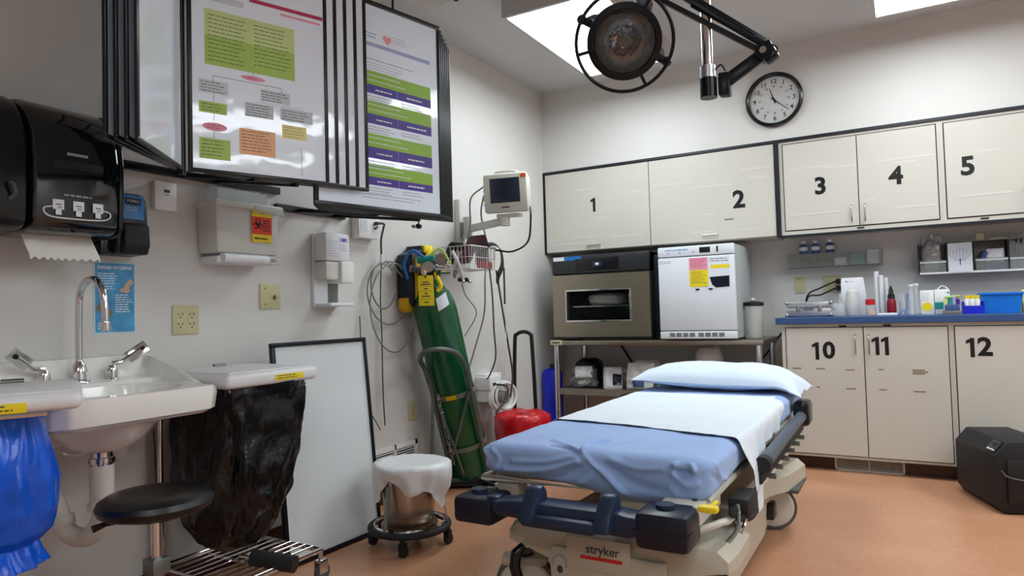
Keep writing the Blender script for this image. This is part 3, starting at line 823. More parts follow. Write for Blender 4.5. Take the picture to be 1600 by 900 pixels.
# standing wipe/glove sheet
t = thing('paper_dispenser', 'white upright dispenser box with rounded outline in counter middle', 'dispenser', (-.27, 4.83, WZ))
MB().prism([(-.335, 0), (-.205, 0), (-.2, .12), (-.212, .235), (-.22, .242), (-.335, .242), (-.343, .23), (-.345, .12)], (0, 4.86, WZ), X, Z, -.02, 'whiteplastic', .003).build('back_panel', t)
MB().lathe([(.05, 0), (.055, .01), (.058, .1), (.05, .15), (.03, .165), (0, .168)], (-.275, 4.80, WZ), 'frost', 28, sy=.7).build('front_cover', t)
MB().box((-.315, 4.8375, WZ + .213), (-.305, 4.8395, WZ + .22), 'ink').box((-.303, 4.8375, WZ + .2155), (-.265, 4.8395, WZ + .218), 'inkgrey').build('lettering', t, smooth=False)
t = thing('specimen_jar', 'small jar with red cap and orange contents', 'jar', (-.175, 4.7, WZ))
MB().lathe([(.024, 0), (.026, .004), (.026, .06), (.02, .066)], (-.175, 4.7, WZ), 'clearplastic', 24).build('glass_body', t)
MB().cyl((-.175, 4.7, WZ + .002), (-.175, 4.7, WZ + .035), .023, 'porange').build('contents', t)
MB().cyl((-.175, 4.7, WZ + .066), (-.175, 4.7, WZ + .1), .027, 'red').build('cap', t)
CG = 'clear tubes standing on the worktop'
for (x, y, h, r, l) in ((-.138, 4.8, .26, .013, 'tallest clear tube left of the red bottle'), (-.112, 4.78, .235, .013, 'second tall clear tube left of the red bottle'), (-.088, 4.83, .22, .012, 'third tall clear tube behind the red bottle'),
                        (.045, 4.72, .17, .012, 'clear tube standing left of the yellow fronted box'), (.07, 4.74, .175, .012, 'clear tube touching the yellow fronted box')):
    t = thing('sample_tube', l, 'tube', (x, y, WZ), CG)
    MB().lathe([(r * .9, 0), (r, .004), (r, h)], (x, y, WZ), 'whitebag' if h > .2 else 'clearplastic', 16).build('tube_body', t)
    MB().cyl((x, y, WZ + h), (x, y, WZ + h + .012), r * 1.1, 'whiteplastic').build('stopper', t)
tag(MB().box((-.13, 4.62, WZ), (-.03, 4.69, WZ + .014), 'paper', bev=.003).build('paper_pad'), 'white paper pad flat before the clear tubes', 'pad')
t = thing('spray_bottle', 'dark red bottle with pointed black top', 'bottle', (-.062, 4.75, WZ))
MB().lathe([(.024, 0), (.026, .005), (.026, .08), (.018, .1)], (-.062, 4.75, WZ), 'darkred', 24).build('bottle_body', t)
MB().lathe([(.02, .1), (.02, .12), (.014, .13), (.012, .15), (.004, .178), (0, .18)], (-.062, 4.75, WZ), 'black', 20).box((-.068, 4.722, WZ + .12), (-.056, 4.75, WZ + .135), 'black', bev=.003).build('spray_top', t)
t = thing('swab_cup', 'clear cup of blue and white swabs', 'cup', (.005, 4.78, WZ))
MB().lathe([(.026, 0), (.03, .09)], (.005, 4.78, WZ), 'clearplastic', 20).build('cup_body', t)
for k in range(7):
    a = k * .9
    MB().cyl((.005 + .012 * cos(a), 4.78 + .012 * sin(a), WZ + .004), (.005 + .024 * cos(a), 4.78 + .02 * sin(a), WZ + .13), .003, 'white' if k % 3 else 'bluetape', seg=6).build('swab', t)
cord('string', [(-.03, 4.64, WZ + .004), (.0, 4.66, WZ + .03), (.01, 4.65, WZ + .004), (.03, 4.66, WZ + .004)], .003, 'bluetape', 'short thin blue cord looping on the worktop')
t = thing('carton', 'white carton with yellow spot front on the worktop', 'box', (.123, 4.73, WZ), 'cartons on the worktop')
MB().box((.09, 4.7, WZ), (.158, 4.78, WZ + .143), 'white', bev=.002).build('box_body', t)
MB().lathe([(0, .0012), (.026, .0012), (.026, 0)], (.122, 4.7, WZ + .045), 'yellow', 24, axis=(0, -1, 0), sy=1).build('spot', t, smooth=False)
m = MB(); bars(m, .096, WZ + .12, .05, 4, .013, 4.7, 'inkgrey', .003, 9); m.build('print', t, smooth=False)
t = thing('carton', 'white carton with teal band next to the yellow one', 'box', (.2, 4.76, WZ), 'cartons on the worktop')
MB().box((.162, 4.72, WZ), (.238, 4.8, WZ + .146), 'white', bev=.002).build('box_body', t)
MB().box((.162, 4.7185, WZ + .03), (.205, 4.72, WZ + .07), 'teal').build('band', t, smooth=False)
MB().box((.225, 4.7185, WZ + .12), (.234, 4.72, WZ + .13), 'teal').build('mark', t, smooth=False)
cord('white_tubing', [(.18, 4.76, WZ + .147), (.2, 4.77, WZ + .165), (.22, 4.76, WZ + .16), (.232, 4.75, WZ + .148)], .003, 'white', 'white tubing curl on top of the teal banded carton')
t = thing('pen_rack', 'low blue and grey rack of coloured vial caps', 'rack', (.25, 4.67, WZ))
MB().box((.2, 4.63, WZ), (.285, 4.7, WZ + .02), 'shelfgrey', bev=.002).box((.21, 4.64, WZ + .02), (.28, 4.69, WZ + .055), 'bluegloves', bev=.003).build('rack_base', t)
for k, mt in enumerate(('pyellow', 'teal', 'plavender', 'ppurple', 'pyellow', 'sanblue', 'pgreenl', 'ppink')):
    x = .213 + (k % 4) * .02; y = 4.65 + (k // 4) * .025
    MB().cyl((x, y, WZ + .055), (x, y, WZ + .085 + (k % 3) * .008), .009, mt, seg=12).build('vial_cap', t)
tag(MB().tube([(.21, 4.64, WZ + .098), (.25, 4.65, WZ + .1), (.285, 4.66, WZ + .103)], .006, 'pgreenl').build('marker_pen'), 'pale green pen lying over the vial rack', 'pen')
t = thing('blue_tray', 'deep blue tray of small white bottles with yellow caps', 'tray', (.345, 4.72, WZ))
m = MB().box((.295, 4.68, WZ), (.4, 4.78, WZ + .006), 'royal').box((.295, 4.68, WZ + .006), (.4, 4.684, WZ + .045), 'royal').box((.295, 4.776, WZ + .006), (.4, 4.78, WZ + .07), 'royal')
m.box((.295, 4.684, WZ + .006), (.299, 4.776, WZ + .07), 'royal').box((.396, 4.684, WZ + .006), (.4, 4.776, WZ + .07), 'royal'); m.build('tray_body', t, smooth=False)
for k, (x, y) in enumerate(((.318, 4.715), (.345, 4.71), (.372, 4.715), (.33, 4.75), (.36, 4.75))):
    l = ['leftmost front white bottle in the blue tray', 'middle front white bottle in the blue tray', 'right front white bottle in the blue tray', 'left rear white bottle in the blue tray', 'right rear white bottle in the blue tray'][k]
    t2 = thing('small_bottle', l, 'bottle', (x, y, WZ + .006), 'white bottles in the blue tray')
    MB().lathe([(.011, 0), (.012, .004), (.012, .07), (.007, .08)], (x, y, WZ + .0065), 'white', 14).build('bottle_body', t2)
    MB().cyl((x, y, WZ + .087), (x, y, WZ + .105), .009, 'yellow', seg=12).build('cap', t2)
t = thing('blue_bin', 'bright blue plastic bin at the worktop right end', 'bin', (.49, 4.82, WZ))
m = MB()
def bq(x0, x1, y0, y1, z): return [V(x0, y0, z), V(x1, y0, z), V(x1, y1, z), V(x0, y1, z)]
o_ = bq(.408, .572, 4.765, 4.885, WZ) + bq(.39, .59, 4.75, 4.9, WZ + .115); i_ = bq(.413, .567, 4.77, 4.88, WZ + .004) + bq(.395, .585, 4.755, 4.895, WZ + .115)
m.add(o_ + i_, [(3, 2, 1, 0), (0, 1, 5, 4), (1, 2, 6, 5), (2, 3, 7, 6), (3, 0, 4, 7), (8, 9, 10, 11), (9, 8, 12, 13), (10, 9, 13, 14), (11, 10, 14, 15), (8, 11, 15, 12), (4, 5, 13, 12), (5, 6, 14, 13), (6, 7, 15, 14), (7, 4, 12, 15)], 'brightblue')
m.build('bin_body', t, smooth=False)
m = MB()
for a, b in (((.384, 4.744), (.596, 4.751)), ((.384, 4.899), (.596, 4.906)), ((.384, 4.751), (.391, 4.899)), ((.589, 4.751), (.596, 4.899))):
    m.box((a[0], a[1], WZ + .105), (b[0], b[1], WZ + .118), 'brightblue', bev=.001)
m.build('rim', t)
crumple('plastic_bag', (.66, 4.78, WZ + .045), (.06, .05, .05), 'whitebag', 'white bag at the far right end of the worktop', 'bag', 70, None, .2)
tag(MB().box((.60, 4.9, WZ), (.64, 4.96, WZ + .13), 'pyellow', bev=.002).build('carton'), 'pale yellow carton behind the bright blue bin', 'box', 'cartons on the worktop')

# ------------------------------------------------------------------ black floor heater at right
t = thing('floor_unit', 'black boxy portable unit with angled control panel on the floor', 'appliance', (.52, 4.02, 0))
MB().prism([(0, .045), (.03, .0), (.27, .0), (.3, .045), (.3, .26), (.25, .33), (.055, .33), (0, .265)], (.338, 3.86, .004), V(.3, .1, 0), Z, -.42, 'blackmatte', .006).build('shell', t)
ux = V(.3, .1, 0).normalized(); un = V(.1, -.3, 0).normalized()
o = V(.338, 3.86, .004)
MB().obox(o + ux * .13 + Z * .15 + un * .004, ux, Z, un, .17, .2, .012, 'blackmatte', .004).build('front_grille', t)
m = MB()
s = (ux * .055 + Z * .065).normalized(); nrm = V(0, 0, 0)
m.obox(o + ux * .0265 + Z * .3 - un * .06, s, un, s.cross(un), .064, .09, .003, 'blackplastic', .0005).obox(o + ux * .032 + Z * .306 - un * .06, s, un, s.cross(un), .034, .066, .0045, 'greymetal').obox(o + ux * .032 + Z * .306 - un * .06, s, un, s.cross(un), .028, .058, .006, 'blackplastic')
for k in range(4): m.obox(o + ux * .012 + Z * .286 - un * (.035 + k * .018), s, un, s.cross(un), .007, .012, .005, 'paper')
m.build('control_panel', t)
MB().tube([o + ux * .02 + Z * .2 + un * .01, o + ux * .05 + Z * .17 + un * .02, o + ux * .16 + Z * .15 + un * .02], .004, 'greyrubber', sm=4).build('front_handle', t)
# ------------------------------------------------------------------ poster racks on the left wall
def unit(a, b):
    d = V(b[0] - a[0], b[1] - a[1], 0); return d.normalized(), d.length
def page(root, A, B, z0, z1, fw, label=None, th=.010, poster=None):
    """one swing page: black frame with a sheet in it; A hinge side, B outer side; printed side to the right of A->B"""
    u, L = unit(A, B); n = V(u.y, -u.x, 0); o = V(A[0], A[1], z0); H = z1 - z0
    m = MB()
    def fb(a, b, c, d):
        m.obox(o + u * (a + c) / 2 + Z * (b + d) / 2, u, Z, u.cross(Z), c - a, d - b, th, 'frameblack', .002)
    fb(0, 0, L, fw); fb(0, H - fw, L, H); fb(0, fw, fw, H - fw); fb(L - fw, fw, L, H - fw)
    f = m.build('display_panel', root)
    if label: lab(f, label)
    s = MB().obox(o + u * L / 2 + Z * H / 2, u, Z, u.cross(Z), L - 2 * fw + .004, H - 2 * fw + .004, .004, 'pagepaper').build('sheet', f, smooth=False)
    if poster:
        mb = MB(); q = o + u * fw + Z * fw + n * .0022
        poster(mb, q, u, n, L - 2 * fw, H - 2 * fw); mb.build('poster_print', f, smooth=False)
    return f
def greek(m, o, u, n, x, y, w, lines, dy, mt='ink', h=.0022, seed=1):
    rnd = random.Random(seed)
    for i in range(lines):
        xx = x; end = x + w * rnd.uniform(.75, 1)
        while xx < end - .003:
            l = min(rnd.uniform(.006, .024), end - xx)
            m.quad(o + n * .0003 + u * xx + Z * (y - i * dy), u, Z, l, h, mt); xx += l + .003
def main_poster(m, o, u, n, w, H):
    R = lambda x, y, ww, h, mt, k=.0001: m.quad(o + n * k + u * x + Z * y, u, Z, ww, h, mt)
    def blob(cx, cy, rx, ry, mt, k=.0001):
        c = o + n * k + u * cx + Z * cy
        m.add([c] + [c + u * rx * cos(a * pi / 12) + Z * ry * sin(a * pi / 12) for a in range(24)], [(0, i + 1, (i + 1) % 24 + 1) for i in range(24)], mt)
    R(.19, .605, .27, .014, 'pcrimson'); R(.30, .585, .15, .008, 'ppink'); R(.05, .575, .12, .022, 'pgrey')
    R(.04, .365, .31, .18, 'veilgreenl'); R(.04, .355, .31, .10, 'veilgreen', .00015)  # paler top of the block is reflected light put into its colour
    greek(m, o + n * .0002, u, n, .05, .525, .13, 12, .014, seed=2); greek(m, o + n * .0002, u, n, .205, .525, .13, 11, .014, seed=3)
    blob(.20, .335, .042, .009, 'ppink'); greek(m, o, u, n, .178, .334, .045, 1, .01, 'pcrimson')
    R(.199, .345, .0015, .018, 'ink'); R(.065, .318, .235, .0015, 'ink'); R(.065, .29, .0015, .028, 'ink'); R(.30, .30, .0015, .018, 'ink')
    R(.02, .258, .095, .044, 'pgrey'); greek(m, o, u, n, .026, .293, .082, 4, .010, seed=4)
    R(.225, .262, .105, .042, 'pgrey'); greek(m, o, u, n, .23, .295, .092, 4, .0095, seed=5)
    R(.067, .232, .0015, .026, 'ink'); R(.02, .19, .09, .038, 'veilgreen'); greek(m, o, u, n, .028, .218, .07, 3, .010, seed=6)
    R(.067, .165, .0015, .025, 'ink'); blob(.07, .145, .04, .014, 'ppink'); greek(m, o, u, n, .045, .148, .05, 2, .008, 'pcrimson', seed=7)
    R(.067, .105, .0015, .026, 'ink'); R(.02, .035, .1, .07, 'veilgreen'); greek(m, o, u, n, .028, .095, .082, 5, .012, seed=8)
    R(.15, .065, .125, .09, 'porange'); greek(m, o, u, n, .158, .145, .105, 7, .011, seed=9)
    R(.30, .14, .09, .05, 'pyellow'); greek(m, o, u, n, .306, .18, .075, 4, .011, 'inkgrey', seed=10)
    R(.17, .2, .1, .05, 'pgrey'); greek(m, o, u, n, .175, .242, .09, 5, .0095, seed=11)
    R(.295, .205, .12, .045, 'pgrey'); greek(m, o, u, n, .3, .24, .105, 4, .010, seed=12)
    R(.21, .255, .16, .0012, 'inkgrey'); R(.37, .245, .0012, .012, 'inkgrey')
    R(.362, .012, .085, .10, 'plavender', .0001) if False else None
    R(.37, .01, .002, .10, 'inkgrey')
def right_poster(m, o, u, n, w, H):
    R = lambda x, y, ww, h, mt, k=.0001: m.quad(o + n * k + u * x + Z * y, u, Z, ww, h, mt)
    x0, x1 = .02, .565
    for y, g, p in ((.497, .055, .036), (.377, .054, .04), (.242, .054, .046), (.12, .05, .033)):
        R(x0, y, x1 - x0, g, 'pgreen'); R(x0, y - p, x1 - x0, p, 'ppurple')
        greek(m, o, u, n, .21, y + g * .68, .2, 1, .01, 'paper', .0035, seed=int(y * 999)); greek(m, o, u, n, .19, y + g * .3, .26, 1, .01, 'paper', .003, seed=int(y * 777))
        greek(m, o, u, n, .27, y - p * .6, .09, 1, .01, 'paper', .005, seed=int(y * 555)); greek(m, o, u, n, .43, y - p * .6, .11, 1, .01, 'paper', .006, seed=int(y * 333))
        R(.38, y - p, .0012, p, 'plavender', .0002)
        greek(m, o, u, n, .22, y - p - .014, .15, 3, .011, 'inkgrey', .003, seed=int(y * 111)); greek(m, o, u, n, .40, y - p - .014, .12, 2, .011, 'inkgrey', .003, seed=int(y * 122))
    R(x0, .655, x1 - x0, .016, 'plavender'); greek(m, o, u, n, .20, .60, .3, 1, .01, 'inkgrey', .0035, 5); greek(m, o, u, n, .22, .585, .2, 4, .011, 'inkgrey', .002, 6)
    greek(m, o, u, n, .18, .705, .12, 2, .014, 'plavender', .006, 8); greek(m, o, u, n, .36, .72, .08, 3, .011, 'inkgrey', .002, 9)
    # small heart emblem
    pts = []
    for i in range(24):
        a = 2 * pi * i / 24; pts.append(u * (.022 * sin(a) ** 3) + Z * (.0019 * (13 * cos(a) - 5 * cos(2 * a) - 2 * cos(3 * a) - cos(4 * a)) * .75))
    c = o + n * .0002 + u * .335 + Z * .7
    m.add([c] + [c + p for p in pts], [(0, i + 1, (i + 1) % 24 + 1) for i in range(24)], 'ppink')
    greek(m, o, u, n, .2, .045, .34, 2, .012, 'inkgrey', .003, 12)

t = thing('poster_rack', 'large black wall rack of swing poster pages, left one', 'poster rack', (-2.2, 1.5, 1.49))
A, B = (-2.01, 1.39), (-1.84, 1.85); z0, z1 = 1.49, 2.40; FW = .014
page(t, A, B, z0, z1, FW, 'front page with green, pink and orange flow chart', poster=main_poster)
for k in range(1, 5):
    page(t, (A[0] + .004 * k - .004, A[1] + .046 * k + .012), (B[0] + .008 * k - .002, B[1] + .046 * k), z0, z1, FW)
# pages folded to the left of the spine
for k in range(4):
    a = (-2.02 - .006 * k, 1.375 + .0 * k); b = (-1.775 - .012 * k, 1.075 - .022 * k)
    page(t, b, a, z0, z1, FW, 'narrow seen left page with glossy pale sheet' if k == 0 else None)
m = MB()
m.cyl((-2.035, 1.385, z0 - .01), (-2.035, 1.385, z1 + .01), .012, 'frameblack', seg=12)
m.build('spine', t)
for z in (1.572, 2.3): MB().bar((-2.419, 1.40, z), (-2.419, 2.12, z), .02, .03, 'frameblack').build('wall_rail', t)
MB().bar((-2.419, 1.395, 1.54), (-2.419, 1.395, 1.82), .02, .02, 'frameblack', up=(0, 1, 0)).build('wall_strip', t)
for y1, x1 in ((1.385, -2.035), (1.6, -1.94), (1.75, -1.9)):
    MB().bar((-2.42, y1 + .05, 1.572), (x1, y1, z0 - .005), .014, .014, 'frameblack').build('support_arm', t)
    MB().bar((-2.42, y1 + .05, 2.3), (x1, y1, z1 - .05), .014, .014, 'frameblack').build('support_arm', t)

t = thing('poster_rack', 'second black wall rack with green and purple banded poster page', 'poster rack', (-2.2, 2.2, 1.42))
A, B = (-1.89, 1.82), (-1.75, 2.45); z0, z1 = 1.42, 2.285
page(t, A, B, z0, z1, .02, 'front page with green and purple bands', poster=right_poster)
for k in range(1, 6):
    page(t, (A[0] - .012 * k, A[1] + .016 * k), (B[0] - .004 * k, B[1] + .020 * k), z0 - .003 * (k % 2), z1 - .012 * k, .02)
for z in (1.5, 2.2): MB().bar((-2.419, 2.1, z), (-2.419, 2.53, z), .02, .03, 'frameblack').build('wall_rail', t)
MB().bar((-2.419, 2.5, 1.49), (-2.419, 2.5, 2.2), .02, .02, 'frameblack', up=(0, 1, 0)).build('wall_strip', t)
for y1, x1 in ((2.15, -1.84), (2.38, -1.80)):
    MB().bar((-2.42, y1 + .08, 1.5), (x1 - .03, y1, z0 - .004), .014, .014, 'frameblack').build('support_arm', t)
    MB().bar((-2.42, y1 + .08, 2.2), (x1 - .06, y1, z1 - .09), .014, .014, 'frameblack').build('support_arm', t)
MB().cyl((-2.15, 2.62, 2.22), (-2.15, 2.62, CZ), .006, 'frameblack').bar((-2.43, 2.5, 2.21), (-2.14, 2.62, 2.21), .014, .014, 'frameblack').build('ceiling_rod', t)
t = thing('cable_clip', 'small black clip hanging from the bottom edge of the banded poster rack', 'clip', (-1.85, 2.42, 1.38))
MB().sphere((-1.85, 2.40, 1.392), (.014, .018, .012), 'black', 12, 8).sphere((-1.853, 2.37, 1.388), (.009, .014, .007), 'greymetal', 10, 6).cyl((-1.85, 2.40, 1.4), (-1.85, 2.40, 1.417), .003, 'black', seg=8).build('clip_body', t)

# ------------------------------------------------------------------ paper towel dispenser
t = thing('towel_dispenser', 'large glossy black paper towel dispenser on the left wall', 'dispenser', (-2.43, 1.1, 1.28))
# side profile in (x depth, z), extruded along y
prof = [(0, 0), (.17, 0), (.215, .006), (.232, .03), (.236, .12), (.238, .235), (.228, .295), (.205, .345), (.165, .39), (.12, .415), (.06, .424), (0, .424)]
def prof_shell(y0, y1, sc, m, name, bev=.008):
    poly = [(a * sc, .005 + b) for a, b in prof]
    return MB().prism(poly, (WX, y1, 1.272), X, Z, (y1 - y0), m, bev).build(name, t)
prof_shell(.84, 1.012, .965, 'blackplastic', 'side_cap', .02)
prof_shell(1.015, 1.272, 1.0, 'smokeplastic', 'front_cover', .016)
prof_shell(1.274, 1.29, .97, 'blackplastic', 'side_cap', .005)
MB().box((-2.21, 1.07, 1.475), (-2.1905, 1.22, 1.50), 'blackmatte', bev=.004).build('roll_window', t)
m = MB()
for dy in (0, .058, .116):
    y = 1.085 + dy; x = -2.1925
    m.obox((x, y, 1.362), Y, Z, X, .032, .03, .003, 'paper', .001).obox((x + .0005, y, 1.34), Y, Z, X, .016, .018, .002, 'paper')
    m.obox((x + .002, y, 1.362), Y, Z, X, .016, .003, .001, 'ink'); m.obox((x + .002, y + .002, 1.354), Y, Z, X, .012, .002, .001, 'ink')
m.tube([(-2.1925, 1.068, 1.355), (-2.1925, 1.045, 1.348), (-2.1925, 1.05, 1.33), (-2.1925, 1.085, 1.322), (-2.1925, 1.20, 1.324), (-2.1925, 1.235, 1.334), (-2.1925, 1.238, 1.35), (-2.1925, 1.215, 1.357)], .0022, 'paper', 6, sm=4)
greek(m, V(-2.191, 1.10, 1.39), Y, X, 0, 0, .10, 1, .01, 'inkgrey', .006, 3)
lab(m.build('pictogram', t), 'white pictogram of towels pulled by both hands')
MB().box((-2.195, 1.11, 1.516), (-2.1885, 1.17, 1.524), 'inkgrey').build('emblem', t, smooth=False)
def tw(u, v):
    y = 1.03 + u * .205 + .012 * v; z = 1.283 - v * (.075 + .010 * (abs((u * 9) % 1 - .5) * 2) * (v > .95))
    return V(-2.30 + .035 * v + .006 * sin(u * 9) * v, y, z)
MB().grid(tw, 54, 10, 'papertowel').grid(lambda u, v: tw(u, v) + V(-.0012, 0, 0), 54, 10, 'papertowel').build('paper_towel', t)
MB().tube([(-2.26, .96, 1.40), (-2.19, .96, 1.41), (-2.19, .97, 1.38), (-2.205, .96, 1.365)], .005, 'greyrubber', sm=4).build('lever', t)

t = thing('soap_dispenser', 'dark soap dispenser with blue label beside the towel dispenser', 'dispenser', (WX, 1.40, 1.24))
MB().prism([(0, 0), (.085, .004), (.1, .03), (.1, .10), (.095, .19), (.075, .218), (.03, .23), (0, .232)], (WX, 1.452, 1.236), X, Z, .11, 'warmerblack', .008).build('body', t)
MB().obox((-2.332, 1.397, 1.405), Y, Z, X, .082, .085, .003, 'sanblue', .002).build('label_window', t)
m = MB().obox((-2.330, 1.397, 1.425), Y, Z, X, .055, .022, .002, 'darknavy', .001).text('PURELL', (-2.328, 1.397, 1.425), Y, Z, .014, 'paper', ex=.0004); greek(m, V(-2.329, 1.37, 1.39), Y, X, 0, .012, .05, 2, .009, 'paper', .002)
m.build('lettering', t, smooth=False)
MB().prism([(0, 0), (.02, -.004), (.035, .03), (.03, .10), (0, .11)], (-2.336, 1.442, 1.24), X, Z, .09, 'blackmatte', .006).build('push_bar', t)
MB().obox((-2.329, 1.40, 1.322), Y, Z, X, .028, .010, .012, 'paper').build('emblem', t, smooth=False)
MB().box((WX, 1.30, 1.235), (-2.36, 1.345, 1.30), 'blackplastic', bev=.006).build('drip_guard', t)

# thermostat
t = thing('thermostat', 'small white wall thermostat right of the soap dispenser', 'thermostat', (WX, 1.568, 1.475))
MB().box((WX, 1.523, 1.42), (WX + .028, 1.613, 1.53), 'white', bev=.005).build('case', t)
MB().box((WX + .028, 1.56, 1.488), (WX + .0295, 1.582, 1.50), 'ink', bev=.0005).build('display', t)
MB().box((WX + .028, 1.56, 1.478), (WX + .0295, 1.58, 1.481), 'inkgrey').build('marking', t)

# hand hygiene poster
t = thing('hygiene_poster', 'small blue HAND HYGIENE poster behind the sink faucet', 'poster', (WX, 1.388, .97))
y0, y1, z0, z1 = 1.319, 1.457, .968, 1.212
MB().box((WX, y0 - .005, z0 - .005), (WX + .0012, y1 + .005, z1 + .006), 'posterpale').build('laminate', t, smooth=False)
MB().box((WX + .0012, y0, z0), (WX + .0018, y1, z1), 'posterblue').build('sheet', t, smooth=False)
m = MB().text('HAND HYGIENE', (WX + .002, 1.388, 1.196), Y, Z, .0165, 'paper', off=.02)
o = V(WX + .0018, y0, z0)
for (a, b, w, n_) in ((.008, .205, .075, 5), (.008, .16, .06, 2), (.07, .13, .06, 8), (.008, .03, .05, 3)):
    greek(m, o, Y, X, a, b, w, n_, .0085, 'paper', .003, seed=int(a * 1e4 + b * 100))
m.build('print', t, smooth=False)
m = MB()
m.tube([(WX + .002, y0 + .13, z0 + .185), (WX + .002, y0 + .11, z0 + .16), (WX + .002, y0 + .115, z0 + .14)], .011, 'skin', 6, sm=3).tube([(WX + .002, y0 + .088, z0 + .15), (WX + .002, y0 + .115, z0 + .145)], .008, 'skin', 6)
m.tube([(WX + .002, y0 + .005, z0 + .09), (WX + .002, y0 + .03, z0 + .08), (WX + .002, y0 + .055, z0 + .06)], .014, 'beigedark', 6, sm=3)
m.v = [(WX + .0019 + (p[0] - WX - .002) * .06, p[1], p[2]) for p in m.v]
m.build('picture', t, smooth=False)

# wall plates
plate((WX, 1.66, 1.004), .112, .112, 'x', 'beige double socket plate right of the sink', [(-.024, 0, 'outlet'), (.024, 0, 'outlet')])
plate((WX, 2.07, 1.099), .112, .112, 'x', 'beige switch plate under the sharps container', [(.02, -.005, 'toggle'), (-.03, .035, 's'), (-.03, -.035, 's')])
plate((WX, 3.05, .46), .07, .115, 'x', 'low beige socket plate behind the cylinder cart', [(0, 0, 'outlet')])

# sharps container
t = thing('sharps_container', 'frosted sharps container with red and yellow hazard sticker', 'container', (WX, 1.87, 1.22))
MB().box((WX, 1.725, 1.225), (WX + .11, 1.995, 1.255), 'whiteplastic', bev=.006).build('wall_bracket', t)
MB().cyl((WX + .12, 1.74, 1.245), (WX + .12, 1.955, 1.245), .02, 'whiteplastic').build('lock_bar', t)
MB().cyl((WX + .12, 1.957, 1.245), (WX + .12, 2.015, 1.245), .019, 'clearplastic').sphere((WX + .125, 1.985, 1.247), .011, 'greymetal', 10, 8).build('lock', t)
MB().box((WX + .005, 1.715, 1.265), (WX + .125, 2.01, 1.455), 'frost', bev=.012, taper=(1.0, 1.04)).build('tub', t)
MB().box((WX + .004, 1.70, 1.45), (WX + .14, 2.03, 1.475), 'frost', bev=.006).box((WX + .125, 1.88, 1.435), (WX + .145, 2.03, 1.47), 'clearplastic', bev=.005).build('lid', t)
m = MB()
def shell(x, y, z): return V(x, y, z)
m.box((WX + .02, 1.745, 1.475), (WX + .025, 1.985, 1.545), 'clearplastic').box((WX + .085, 1.745, 1.475), (WX + .09, 1.985, 1.53), 'clearplastic').box((WX + .025, 1.745, 1.475), (WX + .085, 1.75, 1.54), 'clearplastic').box((WX + .025, 1.98, 1.475), (WX + .085, 1.985, 1.54), 'clearplastic')
m.build('hood', t, smooth=False)
s = MB().obox((WX + .128, 1.925, 1.385), Y, Z, X, .10, .135, .003, 'yellow', .001).obox((WX + .1295, 1.925, 1.387), Y, Z, X, .10, .072, .002, 'redlabel').build('hazard_sticker', t, smooth=False)
m = MB(); c = V(WX + .131, 1.905, 1.392)
for k in range(3):
    a = radians(90 + 120 * k); m.tube([c + Y * (.013 * cos(a) + .011 * cos(b)) + Z * (.013 * sin(a) + .011 * sin(b)) for b in [a + .5 + i * (2 * pi - 1) / 10 for i in range(11)]], .0022, 'black', 5)
m.tube([c + Y * .009 * cos(b) + Z * .009 * sin(b) for b in [i * pi / 6 for i in range(12)]], .0018, 'black', 5, closed=True)
greek(m, V(WX + .1305, 1.93, 1.36), Y, X, 0, .045, .04, 5, .01, 'black', .005, 3)
greek(m, V(WX + .1305, 1.885, 1.33), Y, X, 0, 0, .085, 1, .01, 'black', .006, 8); greek(m, V(WX + .1305, 1.91, 1.437), Y, X, 0, 0, .05, 1, .01, 'black', .005, 7)
m.build('print', s, smooth=False)
m = MB(); rnd = random.Random(3)
for k in range(26):
    p = V(WX + .06, 1.80 + rnd.uniform(-.05, .09), 1.275 + rnd.uniform(0, .012)); q = p + V(rnd.uniform(-.02, .02), rnd.uniform(-.035, .035), rnd.uniform(0, .012))
    m.cyl(p, q, .004, 'greymetal', seg=6)
o = m.build('contents', t); lab(o, 'dark used sharps seen through the frosted wall')

# sanitizer dispenser
t = thing('sanitizer_dispenser', 'tall white foam sanitizer dispenser with drip tray', 'dispenser', (WX, 2.4, 1.05))
y0, y1 = 2.315, 2.475
MB().box((WX, y0, 1.045), (WX + .02, y1, 1.40), 'whiteplastic', bev=.005).build('back_plate', t)
MB().box((WX + .02, y0, 1.265), (WX + .10, y1, 1.40), 'whiteplastic', bev=.012).build('upper_cover', t)
MB().box((WX + .02, y0, 1.175), (WX + .10, y0 + .085, 1.262), 'vent', bev=.008).build('side_cover', t)
MB().box((WX + .02, y0 + .085, 1.16), (WX + .115, y1 + .012, 1.265), 'white', bev=.008).build('push_lever', t)
MB().box((WX + .02, y0 + .004, 1.05), (WX + .12, y1, 1.065), 'whiteplastic', bev=.005).build('drip_tray', t)
m = MB(); greek(m, V(WX + .1005, y0 + .01, 1.33), Y, X, .0, .03, .075, 7, .012, 'inkgrey', .002, 2)
m.obox((WX + .101, 2.43, 1.368), Y, Z, X, .05, .02, .001, 'plavender').text('3M', (WX + .1018, 2.43, 1.368), Y, Z, .016, 'ppurple', off=.02)
greek(m, V(WX + .1005, 2.40, 1.31), Y, X, 0, .03, .06, 3, .012, 'plavender', .004, 4)
m.build('print', t, smooth=False)
MB().box((WX + .022, y0 + .086, 1.07), (WX + .024, y1 - .01, 1.16), 'greymetal').build('recess', t, smooth=False)

